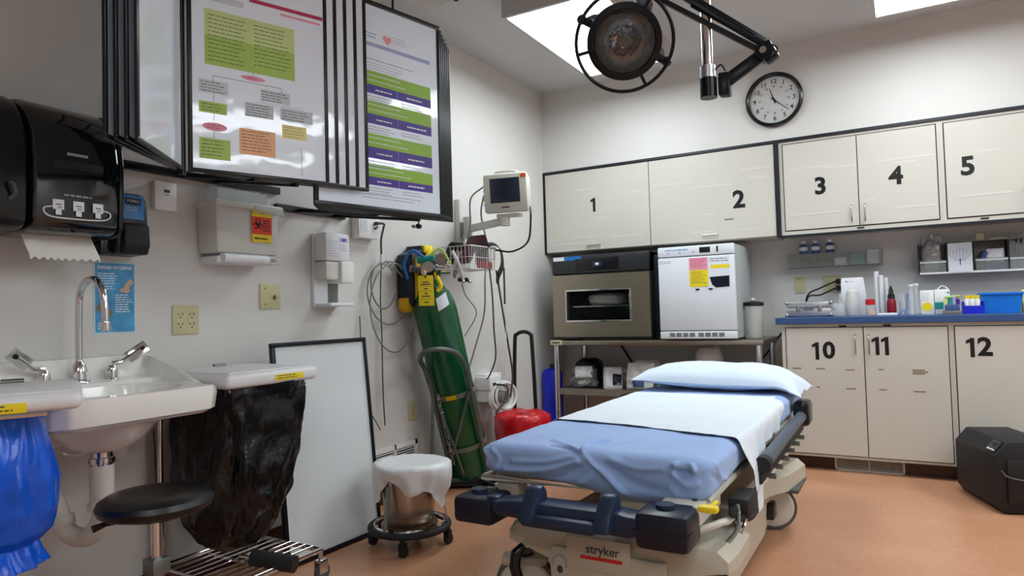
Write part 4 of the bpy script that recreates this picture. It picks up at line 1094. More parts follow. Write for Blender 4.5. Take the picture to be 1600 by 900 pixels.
# white gas/monitor module box with plug and hanging cable
t = thing('wall_module', 'white wall box with plugged grey cable under banded posters', 'wall box', (WX, 2.67, 1.455))
MB().box((WX, 2.59, 1.40), (WX + .055, 2.745, 1.515), 'white', bev=.005).build('case', t)
MB().obox((WX + .056, 2.625, 1.465), Y, Z, X, .05, .06, .002, 'pgrey', .001).build('face_label', t, smooth=False)
m = MB().cyl((WX + .055, 2.71, 1.48), (WX + .075, 2.71, 1.48), .010, 'ink', seg=14).cyl((WX + .055, 2.71, 1.455), (WX + .065, 2.71, 1.455), .006, 'ink', seg=12).cyl((WX + .055, 2.725, 1.465), (WX + .063, 2.725, 1.465), .004, 'ink', seg=12)
m.build('port', t)
t = thing('sensor_cable', 'grey hanging cable with connector, dropping from wall box', 'cable', (WX + .05, 2.76, 1.3))
xx = WX + .045
MB().tube([(WX + .075, 2.71, 1.48), (xx + .05, 2.735, 1.478), (xx + .02, 2.765, 1.46), (xx, 2.768, 1.40), (xx, 2.768, 1.32)], .0055, 'cabledark', sm=5).tube([(xx, 2.768, 1.3), (xx - .01, 2.765, 1.1), (xx - .015, 2.775, .9), (xx - .01, 2.77, .6), (xx - .01, 2.78, .42)], .0035, 'cabledark', sm=5).build('cord', t)
MB().cyl((xx, 2.768, 1.325), (xx, 2.768, 1.28), .009, 'white', seg=12).build('connector', t)
t = thing('coiled_cable', 'loosely coiled thin grey cable looping beside the cylinder', 'cable', (WX + .03, 2.85, 1.15))
xx = WX + .04
def loop(cy, cz, ry, rz, a0, a1, n=24, dx=0):
    return [(xx + dx + .004 * sin(.5 * i), cy + ry * cos(radians(a0 + (a1 - a0) * i / n)), cz + rz * sin(radians(a0 + (a1 - a0) * i / n))) for i in range(n + 1)]
MB().tube(loop(2.83, 1.12, .17, .17, 10, 360), .0045, 'cable', 6).tube(loop(2.78, 1.155, .10, .12, 0, 340, dx=.006), .0045, 'cable', 6).tube(loop(2.86, 1.04, .19, .24, 60, 330, dx=.01), .004, 'cable', 6)\
    .tube([(xx + .012, 2.80, 1.285), (xx + .012, 2.87, 1.25), (xx + .012, 2.97, 1.18), (xx + .012, 3.02, 1.1), (xx + .01, 2.99, .98)], .0045, 'cable', 6, sm=5).build('coil', t)
tag(MB().tube([(WX + .02, 2.62, 1.0), (WX + .02, 2.63, .7), (WX + .02, 2.65, .56), (WX + .03, 2.75, .40)], .003, 'cabledark', 6, sm=5).build('thin_cable'), 'thin grey cable dangling right of the whiteboard', 'cable')

# blue and yellow case on the wall behind the cylinder
t = thing('equipment_case', 'blue and yellow hard case hung behind the green cylinder', 'case', (WX, 2.98, 1.05))
MB().prism([(0, 0), (.05, -.02), (.235, -.02), (.25, .03), (.25, .26), (.2, .30), (.2, .325), (.08, .325), (.08, .30), (.0, .27)], (WX + .01, 2.935, 1.06), Y, Z, .11, 'darknavy', .008).build('shell', t)
MB().obox((WX + .125, 3.0, 1.195), Y, Z, X, .10, .23, .02, 'yellowdk', .008).build('front_panel', t)
MB().obox((WX + .11, 3.07, 1.365), Y, Z, X, .085, .045, .05, 'yellow', .01).tube([(WX + .13, 3.04, 1.28), (WX + .14, 3.045, 1.33), (WX + .14, 3.08, 1.36), (WX + .12, 3.13, 1.32)], .012, 'yellow', sm=4).build('handle', t)
MB().prism([(0, 0), (.03, -.02), (.05, .0), (.03, .07), (0, .06)], (WX + .02, 2.925, 1.03), Y, Z, .07, 'yellowdk', .006).build('corner_guard', t)

# ------------------------------------------------------------------ monitor on wall arm
t = thing('patient_monitor', 'beige patient monitor on wall arm left of the cupboards', 'monitor', (-2.02, 3.47, 1.58))
cc = V(-2.03, 3.49, 1.712)
fx = V(.93, -.10, .0).normalized(); fz = V(-.02, .16, 1).normalized(); 
fn_ = V(0.08, -.98, .16); 
# screen normal points to the camera, tilted down a little
nn = V(.22, -.95, -.12).normalized(); ux_ = V(0, 0, 1).cross(nn) * -1
ux_ = nn.cross(V(0, 0, 1)).normalized() * -1; uz_ = nn.cross(ux_) 
if uz_.z < 0: uz_ = -uz_
MB().obox(cc, ux_, uz_, nn, .275, .235, .05, 'monitorcase', .018).build('front_bezel', t)
MB().obox(cc - nn * .07, ux_, uz_, nn, .25, .22, .12, 'monitorcase', .03).build('rear_case', t)
MB().obox(cc + nn * .0255 + uz_ * .015 + ux_ * .0, ux_, uz_, nn, .185, .145, .003, 'screen', .001).build('screen', t)
MB().obox(cc + nn * .0262 - uz_ * .085, ux_, uz_, nn, .05, .008, .001, 'ink').build('badge', t, smooth=False)
lab(MB().obox(cc + nn * .0265 + uz_ * .095 + ux_ * .118, ux_, uz_, nn, .035, .022, .002, 'orange', .0005).build('sticker', t), 'orange corner sticker')
MB().tube([cc + uz_ * .115 - ux_ * .07 - nn * .02, cc + uz_ * .128 - ux_ * .05 - nn * .02, cc + uz_ * .128 + ux_ * .05 - nn * .02, cc + uz_ * .115 + ux_ * .07 - nn * .02], .008, 'monitorcase', sm=3).build('carry_handle', t)
m = MB()
for k in range(5): m.cyl(cc - ux_ * .13 - nn * .04 + uz_ * (.05 - k * .028), cc - ux_ * .155 - nn * .04 + uz_ * (.05 - k * .028), .009, 'vent', seg=10)
m.build('side_port', t)
MB().obox(cc - uz_ * .135 - nn * .05, ux_, uz_, nn, .14, .025, .11, 'monitorcase', .006).build('mount_plate', t)
t = thing('wall_mount', 'grey wall arm and channel carrying the patient monitor', 'bracket', (-2.40, 3.5, 1.5))
MB().box((WX, 3.52, 1.30), (WX + .04, 3.58, 1.72), 'vent', bev=.005).build('wall_channel', t)
MB().box((WX + .04, 3.515, 1.49), (WX + .09, 3.585, 1.57), 'greymetal', bev=.01).cyl((WX + .085, 3.54, 1.47), (WX + .085, 3.54, 1.60), .028, 'vent').build('pivot', t)
MB().bar((WX + .085, 3.54, 1.525), (-2.06, 3.52, 1.55), .035, .045, 'vent', bev=.008).build('arm', t)
MB().cyl((-2.06, 3.52, 1.52), (-2.06, 3.52, 1.57), .03, 'vent').build('swivel', t)
MB().sphere((-2.33, 3.54, 1.43), (.012, .012, .02), 'black', 10, 8).build('knob', t)

# wire basket with cuffs
t = thing('wire_basket', 'white wire basket on the wall under the monitor', 'basket', (-2.26, 3.5, 1.27))
bx0, bx1, by0, by1, bz0, bz1 = -2.40, -2.19, 3.33, 3.62, 1.265, 1.40
m = MB()
def rect(z, x0, x1, y0, y1, r): m.tube([(x0, y0, z), (x1, y0, z), (x1, y1, z), (x0, y1, z)], r, 'white', 6, closed=True)
rect(bz1, bx0, bx1, by0, by1, .004); rect((bz0 + bz1) / 2, bx0, bx1, by0, by1, .0022); rect(bz0, bx0 + .01, bx1 - .01, by0 + .01, by1 - .01, .0035)
m.build('rim_wire', t)
for k in range(14):
    y = by0 + .012 + k * (by1 - by0 - .024) / 13
    MB().tube([(bx1, y, bz1), (bx1 - .008, y, bz0), (bx0 + .008, y, bz0), (bx0, y, bz1)], .0018, 'white', 5).build('wire', t)
for k in range(8):
    x = bx0 + .012 + k * (bx1 - bx0 - .024) / 7
    MB().tube([(x, by0, bz1), (x, by0 + .008, bz0), (x, by1 - .008, bz0), (x, by1, bz1)], .0018, 'white', 5).build('wire', t)
for y in (3.36, 3.58): MB().bar((WX, y, 1.40), (bx0, y, 1.40), .01, .01, 'white').build('hanger', t)
def cuff(name, pts, w, th, mt, label):
    """a folded strip of fabric"""
    P = smooth_pts(pts, 6); m = MB(); 
    wv = V(w)
    for s in (0, 1): m.grid(lambda u, v: P[min(len(P) - 1, int(round(u * (len(P) - 1))))] + wv * (v - .5) + V(th * s, -th * s, 0), len(P) - 1, 4, mt)
    return tag(m.build(name), label, 'cuff', 'blood pressure cuffs at the basket')
cuff('pressure_cuff', [(-2.30, 3.42, 1.30), (-2.27, 3.45, 1.40), (-2.25, 3.50, 1.475), (-2.24, 3.53, 1.42), (-2.25, 3.55, 1.30)], (.05, .07, .01), .006, 'maroon', 'maroon cuff standing folded in the wire basket')
cuff('pressure_cuff', [(-2.24, 3.50, 1.36), (-2.2, 3.56, 1.42), (-2.165, 3.62, 1.40), (-2.16, 3.64, 1.30), (-2.17, 3.60, 1.22), (-2.15, 3.56, 1.17)], (-.05, .05, .03), .006, 'blackmatte', 'black cuff drooping over the front of the basket')
cuff('pressure_cuff', [(-2.37, 3.36, 1.30), (-2.35, 3.37, 1.40), (-2.33, 3.40, 1.43), (-2.32, 3.43, 1.38)], (.02, .07, .0), .006, 'blackmatte', 'black cuff at the left end of the basket')
t = thing('red_pouch', 'red striped pouch in the right end of the basket', 'pouch', (-2.22, 3.56, 1.28))
MB().box((-2.26, 3.50, 1.272), (-2.205, 3.60, 1.315), 'red', bev=.008).build('pouch_body', t)
HC = 'cables hanging from the monitor'
def hang(pts, r, mt, l): tag(MB().tube(pts, r, mt, 6, sm=6).build('monitor_cable'), l, 'cable', HC)
pl = cc - ux_ * .155 - nn * .04
hang([pl + uz_ * .05, (-2.27, 3.47, 1.70), (-2.30, 3.50, 1.55), (-2.31, 3.45, 1.38), (-2.33, 3.36, 1.25), (-2.34, 3.38, 1.22), (-2.33, 3.40, 1.30)], .005, 'cable', 'leftmost grey cable looping from the monitor side to the basket')
hang([pl, (-2.23, 3.52, 1.60), (-2.22, 3.56, 1.42), (-2.17, 3.45, 1.20), (-2.2, 3.48, 1.0), (-2.25, 3.45, .8), (-2.3, 3.42, .62)], .005, 'cable', 'grey cable dropping straight in front of the basket')
hang([(-2.18, 3.52, 1.27), (-2.17, 3.53, 1.1), (-2.19, 3.57, .9), (-2.22, 3.63, .72), (-2.30, 3.68, .6), (-2.36, 3.72, .56)], .005, 'cabledark', 'dark cable bending right beneath the basket')
hang([(-2.18, 3.60, 1.26), (-2.17, 3.65, 1.0), (-2.18, 3.72, .8), (-2.2, 3.80, .6), (-2.22, 3.80, .45)], .006, 'cabledark', 'thick dark cable running lowest towards the step stool')
hang([(-2.3, 3.38, 1.26), (-2.30, 3.42, 1.12), (-2.27, 3.50, 1.0), (-2.32, 3.44, .86)], .0035, 'cable', 'short thin cable kinking below the basket left')
hang([cc + ux_ * .13 - uz_ * .09 - nn * .05, (-1.90, 3.55, 1.55), (-1.94, 3.58, 1.42), (-2.06, 3.6, 1.37), (-2.17, 3.58, 1.385)], .006, 'black', 'black cable arcing from the monitor right side to the basket')
hang([(-2.16, 3.66, 1.28), (-2.16, 3.66, 1.05)], .006, 'cabledark', 'short straight dark cable end right of the basket')
hang([(-2.16, 3.665, 1.05), (-2.17, 3.68, .8), (-2.2, 3.70, .6)], .0025, 'white', 'thin white tube under the short straight dark cable')
t = thing('sensor_probe', 'white and chrome probe with clips hanging left of the basket', 'probe', (-2.30, 3.30, 1.25))
MB().tube([(-2.3, 3.30, 1.37), (-2.28, 3.33, 1.3), (-2.27, 3.36, 1.22)], .012, 'white', sm=4).build('probe_body', t)
for k in range(4): MB().sphere((-2.27 + .008 * k, 3.33 + .022 * k, 1.20 - .008 * (k % 2)), .014, 'chrome' if k % 2 else 'blackmatte', 10, 8).build('clip', t)

# white power box with coiled tubing low on the wall
t = thing('wall_box', 'white low wall box with grey coiled hose beside cylinder', 'wall box', (WX, 3.85, .45))
MB().box((WX, 3.72, .42), (WX + .09, 3.90, .60), 'white', bev=.01).box((WX, 3.70, .50), (WX + .12, 3.84, .585), 'whiteplastic', bev=.01).build('case', t)
MB().obox((WX + .121, 3.76, .535), Y, Z, X, .05, .02, .004, 'black', .001).build('socket', t)
t = thing('coiled_hose', 'white coiled hose hanging on the low wall box', 'hose', (WX + .13, 3.85, .44))
m = MB()
for k in range(4): m.torus((WX + .125 + .012 * k, 3.80 + .01 * k, .45 + .004 * (k % 2)), .085 + .006 * (k % 3), .010, 'whitebag' if k % 2 else 'pipe', (1, -.35, .05), 32, 7)
m.build('hose_coil', t)
MB().cyl((WX + .1, 3.80, .45), (WX + .185, 3.79, .45), .045, 'cable', r2=.04).build('hub', t)
MB().tube([(WX + .12, 3.76, .535), (WX + .2, 3.78, .52), (WX + .2, 3.76, .44), (WX + .16, 3.70, .36), (WX + .15, 3.80, .33)], .007, 'cabledark', 6, sm=5).build('cord', t)

# left wall return air vent
t = thing('wall_vent', 'white slatted vent low on the left wall by the kick bucket', 'vent', (WX, 2.88, .2), 'low slatted wall vents')
y0, y1, z0, z1 = 2.70, 3.08, .10, .295
MB().box((WX, y0 + .02, z0 + .02), (WX + .002, y1 - .02, z1 - .03), 'gap').build('backing', t, smooth=False)
m = MB()
for a, b in (((y0, z0), (y1, z0 + .02)), ((y0, z1 - .025), (y1, z1)), ((y0, z0), (y0 + .02, z1)), ((y1 - .02, z0), (y1, z1)), (((y0 + y1) / 2 - .006, z0), ((y0 + y1) / 2 + .006, z1))):
    m.box((WX, a[0], a[1]), (WX + .012, b[0], b[1]), 'white')
m.build('frame', t, smooth=False)
for k in range(11):
    z = z0 + .026 + k * .0135
    MB().bar((WX + .006, y0 + .02, z), (WX + .006, y1 - .02, z), .011, .004, 'white').build('slat', t, smooth=False)
# ------------------------------------------------------------------ wash basin
t = thing('wash_basin', 'white porcelain wall basin with raised back beneath the towel dispenser', 'sink', (WX, 1.21, .6))
def basin():
    """outer shell with bowl: height field over the rim plan, then apron and underside"""
    yc, hw = 1.21, .262
    xb, xf = WX + .002, -1.955
    def plan(u, v):         # u across y (0..1), v depth (0 back..1 front)
        a = u * 2 - 1
        front = xf + .012 * (1 - a * a) - .03 * max(0, abs(a) - .85) / .15 * v
        return xb + (front - xb) * v, yc + a * hw * (1 - .03 * v * v)
    def top(u, v):
        x, y = plan(u, v); a = u * 2 - 1
        z = .775
        # back splash ledge and side walls that fall towards the front
        if v < .10: z = .885 - .015 * v
        elif v < .16: z = .885 + (.815 - .885) * (v - .10) / .06
        elif v < .34: z = .815 - (v - .16) * .04
        else:
            z = .80 - .01 * v
            # bowl
            p = (v - .64) / .27; q = a / .74; r = (abs(p) ** 2.6 + abs(q) ** 2.6)
            if r < 1: z -= .125 * (1 - r ** 1.6) ** .8
        side = max(0, (abs(a) - .93) / .07)
        zs = .885 - .105 * max(0, min(1, (v - .08) / .80)) ** 1.1
        z = z + (zs - z) * min(1, side * 1.5)
        if v > .95: z = max(z, .778) if side < .1 else z
        return V(x, y, z)
    m = MB(); n1, n2 = 72, 60
    m.grid(top, n1, n2, 'porcelain')
    def edge(u, k):  # front/side skirt
        return None
    def low(u, v):
        x, y = plan(u, v); p = top(u, v); a = u * 2 - 1
        return V(x, y, min(p.z - .002, .70 + .0 * v))
    # skirt loop
    loop = [(0, j / n2) for j in range(n2 + 1)] + [(i / n1, 1) for i in range(1, n1 + 1)] + [(1, 1 - j / n2) for j in range(1, n2 + 1)]
    T = [top(*p) for p in loop]; vs = []; N = len(loop)
    for k, f in enumerate((0, .2, .85, 1.0)):
        for i, p in enumerate(T):
            c = V(-2.2, yc, 0); d = V(p.x - c.x, p.y - c.y, 0)
            ins = (0, -.004, .004, .03)[k]; 
            q = p - d.normalized() * ins
            if p.x < WX + .02: q.x = p.x
            zz = p.z + ((.715 - .012 * ((p.x - WX) / .46)) - p.z) * f
            vs.append(V(max(q.x, WX + .002), q.y, zz))
    fs = [(k * N + i, k * N + i + 1, (k + 1) * N + i + 1, (k + 1) * N + i) for k in range(3) for i in range(N - 1)]
    m.add(vs, fs, 'porcelain')
    # underside bowl
    def under(u, v):
        x, y = plan(u, v); a = u * 2 - 1
        p = (v - .5) / .42; q = a / .62; r = min(1, (abs(p) ** 2 + abs(q) ** 2))
        z = .705 - .105 * (1 - r ** 1.5)
        return V(max(WX + .003, x - .02 * v), yc + (y - yc) * .95, z)
    m.grid(under, 40, 30, 'porcelain')
    return m
basin().build('basin_bowl', t, angle=50)
# gooseneck faucet
m = MB().lathe([(.034, 0), (.032, .008), (.022, .014), (.020, .035), (.024, .04), (.02, .06), (.014, .068), (.012, .075)], (-2.33, 1.213, .806), 'chrome', 28)
m.build('faucet_base', t)
def arcp(): 
    P = [(-2.33, 1.213, .87), (-2.33, 1.213, 1.0), (-2.328, 1.213, 1.06)]
    for k in range(1, 12):
        a = pi - k * pi * .93 / 11; P.append((-2.255 + .073 * cos(a), 1.213 + .0 * k, 1.065 + .078 * sin(a)))
    P += [(-2.178, 1.213, 1.03), (-2.176, 1.213, 1.0)]
    return P
MB().tube(arcp(), .0105, 'chrome', 14).lathe([(.013, 0), (.014, -.004), (.014, -.028), (.011, -.032)], (-2.176, 1.213, 1.005), 'chrome', 20).build('faucet_spout', t)
for s, l in ((-1, 'left'), (1, 'right')):
    y = 1.213 + s * .105
    h = MB().lathe([(.028, 0), (.027, .005), (.018, .008), (.018, .04), (.015, .046), (.012, .052)], (-2.33, y, .806), 'chrome', 24).build('faucet_valve', t)
    P = [V(-2.33, y, .862), V(-2.325, y + s * .03, .866), V(-2.315, y + s * .055, .884), V(-2.305, y + s * .085, .905)]
    m = MB().tube(P, [.009, .007, .007, .009], 'chrome', 10)
    d = (P[3] - P[2]).normalized(); sd = V(1, 0, 0); up = d.cross(sd)
    fc = V(.80, -.55, .15); sd = d.cross(fc).normalized(); up = sd.cross(d)
    m.obox(P[3] - d * .012, sd, up, d, .042, .007, .075, 'chrome', .006).cyl(P[3] + d * .008 + up * .0045, P[3] + d * .008 + up * -.0045, .008, 'blackmatte', seg=12)
    m.build('wing_handle', h)
# drain, trap
MB().lathe([(.03, .605), (.03, .59), (.036, .588), (.036, .572), (.03, .57), (.03, .56)], (-2.16, 1.19, 0), 'chrome', 24).tube([(-2.18, 1.17, .615), (-2.2, 1.14, .6), (-2.24, 1.12, .605)], .005, 'chrome').build('drain_collar', t)
MB().cyl((-2.16, 1.19, .565), (-2.16, 1.19, .43), .034, 'pipe').tube([(-2.16, 1.19, .44), (-2.162, 1.188, .40), (-2.185, 1.175, .355), (-2.225, 1.155, .345), (-2.262, 1.135, .37), (-2.285, 1.125, .43), (-2.31, 1.115, .485), (-2.35, 1.11, .50), (WX, 1.105, .50)], .029, 'pipe', 16, sm=5)\
    .cyl((-2.268, 1.132, .38), (-2.275, 1.129, .41), .036, 'pipe').cyl((-2.16, 1.19, .43), (-2.16, 1.19, .45), .040, 'pipe').lathe([(.06, 0), (.055, .012), (.035, .02)], (WX, 1.105, .50), 'greymetal', 24, axis=(1, 0, 0)).build('drain_trap', t)
for y in (1.03, 1.37):
    MB().tube([(WX, y, .56), (WX + .05, y, .56), (WX + .06, y, .60), (-2.33, y + (1.21 - y) * .3, .72)], .008, 'chrome', 8, sm=4).sphere((WX + .05, y, .56), (.035, .03, .03), 'whiteplastic', 14, 10).build('supply_valve', t)
MB().cyl((WX + .02, 1.23, .62), (WX + .02, 1.23, .71), .03, 'pipe').box((WX, 1.0, .60), (WX + .03, 1.42, .69), 'porcelain', bev=.006).build('wall_bracket', t)

# ------------------------------------------------------------------ laundry hampers
def bag(m, c, rings, mt, seg=110, seed=0, amp=.03, nf=9):
    """hanging plastic sack; rings = (z, cx, cy, rx, ry, squareness)"""
    rr = []
    for i in range(len(rings) - 1):
        for k in range(10):
            f = k / 10; rr.append([a + (b - a) * f for a, b in zip(rings[i], rings[i + 1])])
    rr.append(list(rings[-1]))
    vs = []; fs = []
    for j, (z, cx, cy, rx, ry, sq) in enumerate(rr):
        f = j / len(rr)
        for k in range(seg):
            a = 2 * pi * k / seg; cs, sn = cos(a), sin(a)
            e = 2 / (2 + sq * 3)
            px = math.copysign(abs(cs) ** e, cs); py = math.copysign(abs(sn) ** e, sn)
            w = 1 + amp * (1 + 2.2 * (f > .4) * (f - .4)) * (min(1, f * 3) * sin(a * nf + seed + 3 * sin(z * 9)) * .55 + 1.7 * noise.noise(V(cs * 2.4 + seed, sn * 2.4, z * 5)) + 1.0 * noise.noise(V(cs * 7 + seed, sn * 7, z * 12)) + .8 * (.5 - abs(noise.noise(V(cs * 5 + seed, sn * 5, z * 9 + 4))) * 2))
            vs.append(V(cx + rx * px * w, cy + ry * py * w, z + .008 * noise.noise(V(cs * 3, sn * 3, z * 7 + seed))))
    n = len(rr)
    fs = [(j * seg + k, j * seg + (k + 1) % seg, (j + 1) * seg + (k + 1) % seg, (j + 1) * seg + k) for j in range(n - 1) for k in range(seg)]
    fs.append(tuple((n - 1) * seg + k for k in range(seg)))
    m.add(vs, fs, mt)
    return m
def hamper(ox, oy, label, bagmat, bagname, sack, sticker, posts=True, h=.203, zt=.82, hb=.2, rz=0, lh=.055):
    """square lid hamper on a chrome wheeled frame; (ox, oy) = lid centre"""
    t = thing('laundry_hamper', label, 'hamper', (ox, oy, 0), 'square lidded hampers')
    m = MB()
    m.box((ox - h, oy - h, zt - lh), (ox + h, oy + h, zt - .004), 'whiteplastic', bev=.018, seg=3)
    m.box((ox - h + .02, oy - h + .02, zt - .006), (ox + h - .02, oy + h - .02, zt), 'whiteplastic', bev=.004)
    m.build('lid', t)
    MB().cyl((ox - .17, oy + .02, zt + .002), (ox - .17, oy + .07, zt + .002), .008, 'greymetal').build('lid_hinge', t)
    m = MB().obox((ox + h + .0008, oy + sticker, zt - .032), Y, Z, X, .13, .022, .0016, 'yellow', .0003)
    greek(m, V(ox + h + .0018, oy + sticker - .055, zt - .034), Y, X, 0, .006, .10, 2, .009, 'ink', .003, 4)
    lab(m.build('sticker', t), 'yellow lettered sticker on the lid rim')
    b = MB(); bag(b, None, sack, bagmat, seed=ox * 10 + oy * 7, amp=.045, nf=11)
    b.build(bagname, t, angle=180)
    m = MB()
    for (x, y) in ((ox - hb + .01, oy - hb + .01), (ox - hb + .01, oy + hb - .01)) if posts else ((ox - .02, oy, ),):
        m.cyl((x, y, .11), (x, y, zt - lh), .011, 'chrome', seg=14)
    k = hb - .035; m.tube([(ox + k, oy - k, zt - lh - .011), (ox - k, oy - k, zt - lh - .011), (ox - k, oy + k, zt - lh - .011), (ox + k, oy + k, zt - lh - .011)], .008, 'chrome', closed=True)
    m.build('frame_post', t)
    m = MB(); z = .115
    m.tube([(ox - hb, oy - hb, z), (ox + hb, oy - hb, z), (ox + hb, oy + hb, z), (ox - hb, oy + hb, z)], .010, 'chrome', 10, closed=True)
    m.build('base_frame', t)
    for k in range(9):
        x = ox - hb + hb * .2 * (k + 1)
        MB().cyl((x, oy - hb, z + .008), (x, oy + hb, z + .008), .0035, 'chrome', seg=8).build('base_rod', t)
    MB().cyl((ox - hb, oy, z - .01), (ox + hb, oy, z - .01), .006, 'chrome', seg=8).build('base_rod', t)
    for (x, y) in ((ox - hb, oy - hb), (ox - hb, oy + hb), (ox + hb, oy - hb), (ox + hb, oy + hb)):
        c = MB().cyl((x, y, z), (x, y, .075), .009, 'chrome').box((x - .016, y - .02, .03), (x - .012, y + .022, .08), 'chrome', bev=.004).box((x + .012, y - .02, .03), (x + .016, y + .022, .08), 'chrome', bev=.004).box((x - .016, y - .02, .07), (x + .016, y + .022, .08), 'chrome', bev=.003).build('caster', t)
        MB().cyl((x - .010, y + .005, .032), (x + .010, y + .005, .032), .032, 'greyrubber', seg=20).build('wheel', c)
    p = V(ox + hb + .03, oy + .0, .13)
    m = MB().cyl(p + V(-.13, -.03, .015), p + V(.02, .03, -.005), .030, 'rubber', seg=24)
    m.tube([(ox + .02, oy - .02, .135), p], .008, 'chrome')
    lab(m.build('foot_pedal', t), 'black rubber foot pedal')
    t.rotation_euler.z = rz
    return t
# black bag hamper (lid x -2.42..-1.96)
hx, hy = -2.16, 1.691
hamper(hx, hy, 'hamper with white lid and black bag between basin and whiteboard', 'blackbag', 'liner_bag',
       [(.768, hx, hy, .188, .188, .9), (.74, hx, hy, .192, .192, .9), (.70, hx, hy, .19, .19, .8), (.60, hx, hy - .0, .185, .185, .6), (.48, hx, hy - .02, .195, .185, .3), (.36, hx, hy - .03, .19, .17, .1), (.27, hx, hy - .04, .165, .14, 0), (.20, hx, hy - .05, .11, .09, 0), (.165, hx, hy - .05, .03, .03, 0)], .06)
bx, by = -1.915, .779
t2 = hamper(bx, by, 'hamper with white lid and blue bag at the left edge', 'bluebag', 'liner_bag',
       [(.80, bx, by, .105, .11, .6), (.76, bx, by, .11, .12, .6), (.70, bx, by, .13, .135, .4), (.63, bx, by, .15, .15, .2), (.56, bx, by, .142, .145, .1), (.50, bx, by, .12, .125, .0), (.475, bx, by, .085, .10, 0), (.45, bx, by, .10, .11, 0), (.425, bx, by, .11, .125, 0), (.42, bx, by, .02, .03, 0)], .03, posts=False, h=.2, zt=.85, hb=.16, rz=-.48, lh=.045)

# ------------------------------------------------------------------ stool
sx, sy = -1.83, 1.155
t = thing('round_stool', 'round black padded stool in front of the basin drain', 'stool', (sx, sy, 0))
MB().lathe([(0, .528), (.08, .529), (.124, .524), (.144, .512), (.150, .498), (.144, .482), (.132, .475), (.1, .472), (0, .472)], (sx, sy, 0), 'leather', 56).build('seat', t)
MB().lathe([(.09, .462), (.09, .472)], (sx, sy, 0), 'blackmetal', 28).build('seat_plate', t)
MB().cyl((sx, sy, .335), (sx, sy, .465), .014, 'chrome').build('piston', t)
MB().cyl((sx, sy, .12), (sx, sy, .34), .021, 'steel', seg=28).box((sx - .026, sy - .026, .30), (sx + .026, sy + .026, .345), 'greymetal', bev=.004).build('column', t)
MB().tube([(sx - .02, sy - .03, .462), (sx - .07, sy - .10, .455), (sx - .078, sy - .13, .448)], [.006, .007, .010], 'blackmatte', 10, sm=0).build('height_lever', t)
for k in range(5):
    a = radians(20 + 72 * k)
    e = V(sx + .19 * cos(a), sy + .19 * sin(a), .075)
    MB().bar((sx, sy, .12), e, .032, .022, 'blackmetal', bev=.005).build('leg', t)
    c = MB().cyl(e, e - Z * .025, .012, 'blackmatte').box(e + V(-.018, -.018, -.045), e + V(.018, .018, -.02), 'blackmatte', bev=.006).build('caster', t)
    MB().cyl(e + V(-.012, 0, -.050), e + V(.012, 0, -.050), .025, 'rubber', seg=20).build('wheel', c)
tag(MB().tube([(WX + .012, 1.52, .60), (WX + .012, 1.53, .4), (WX + .012, 1.545, .2), (WX + .012, 1.55, .09)], .0025, 'cabledark', 6, sm=5).build('thin_cable'), 'thin dark cable down the wall behind the stool', 'cable')

# ------------------------------------------------------------------ whiteboard
t = thing('whiteboard', 'blank whiteboard with thin black frame, leaning by the left wall', 'whiteboard', (-2.18, 2.15, 0))
P00, P10, P01 = V(-2.165, 1.90, .002), V(-2.150, 2.43, .002), V(-2.245, 1.90, .888)
u = (P10 - P00).normalized(); v = (P01 - P00); v = (v - u * v.dot(u)).normalized(); n = u.cross(v)
Wd, Hd = (P10 - P00).length + .012, .90; fw = .018
MB().obox(P00 + u * Wd / 2 + v * Hd / 2 + n * .004, u, v, n, Wd - .01, Hd - .01, .006, 'whiteboard').build('board', t, smooth=False)
m = MB()
for a, b, c, d in ((0, 0, Wd, fw), (0, Hd - fw, Wd, Hd), (0, fw, fw, Hd - fw), (Wd - fw * .7, fw, Wd, Hd - fw)):
    m.obox(P00 + u * (a + c) / 2 + v * (b + d) / 2 + n * .008, u, v, n, c - a, d - b, .02, 'blackmetal', .002)
m.build('frame', t)

# ------------------------------------------------------------------ kick bucket
kx, ky = -1.905, 2.36
t = thing('kick_bucket', 'steel kick bucket on wheeled ring with white plastic liner', 'bucket', (kx, ky, 0))
MB().torus((kx, ky, .085), .168, .014, 'rubber', (0, 0, 1), 56, 10).build('bumper_ring', t)
MB().torus((kx, ky, .097), .152, .006, 'chrome', (0, 0, 1), 56, 8).lathe([(.118, .07), (.122, .07), (.122, .10), (.118, .10), (.118, .07)], (kx, ky, 0), 'steel', 40, cap=False).build('bucket_ring', t)
MB().lathe([(0, .075), (.095, .075), (.103, .085), (.122, .30), (.130, .345)], (kx, ky, 0), 'steel', 48).build('pail', t)
for k in range(3):
    a = radians(30 + 120 * k); 
    MB().bar((kx + .165 * cos(a), ky + .165 * sin(a), .09), (kx + .135 * cos(a), ky + .135 * sin(a), .28), .02, .006, 'steel').build('upright', t)
for k in range(4):
    a = radians(-62 + 90 * k); e = V(kx + .165 * cos(a), ky + .165 * sin(a), .075)
    c = MB().cyl(e, e - Z * .02, .012, 'blackmatte').box(e + V(-.014, -.016, -.05), e + V(.014, .016, -.014), 'blackmatte', bev=.005).build('caster', t)
    MB().cyl(e + V(-.010, .004, -.053), e + V(.010, .004, -.053), .022, 'rubber', seg=18).build('wheel', c)
m = MB()
vs = []; seg = 96; rings = [(.04, .360), (.09, .362), (.125, .364), (.142, .362), (.152, .354), (.156, .335), (.152, .30), (.148, .26), (.142, .22), (.136, .19)]
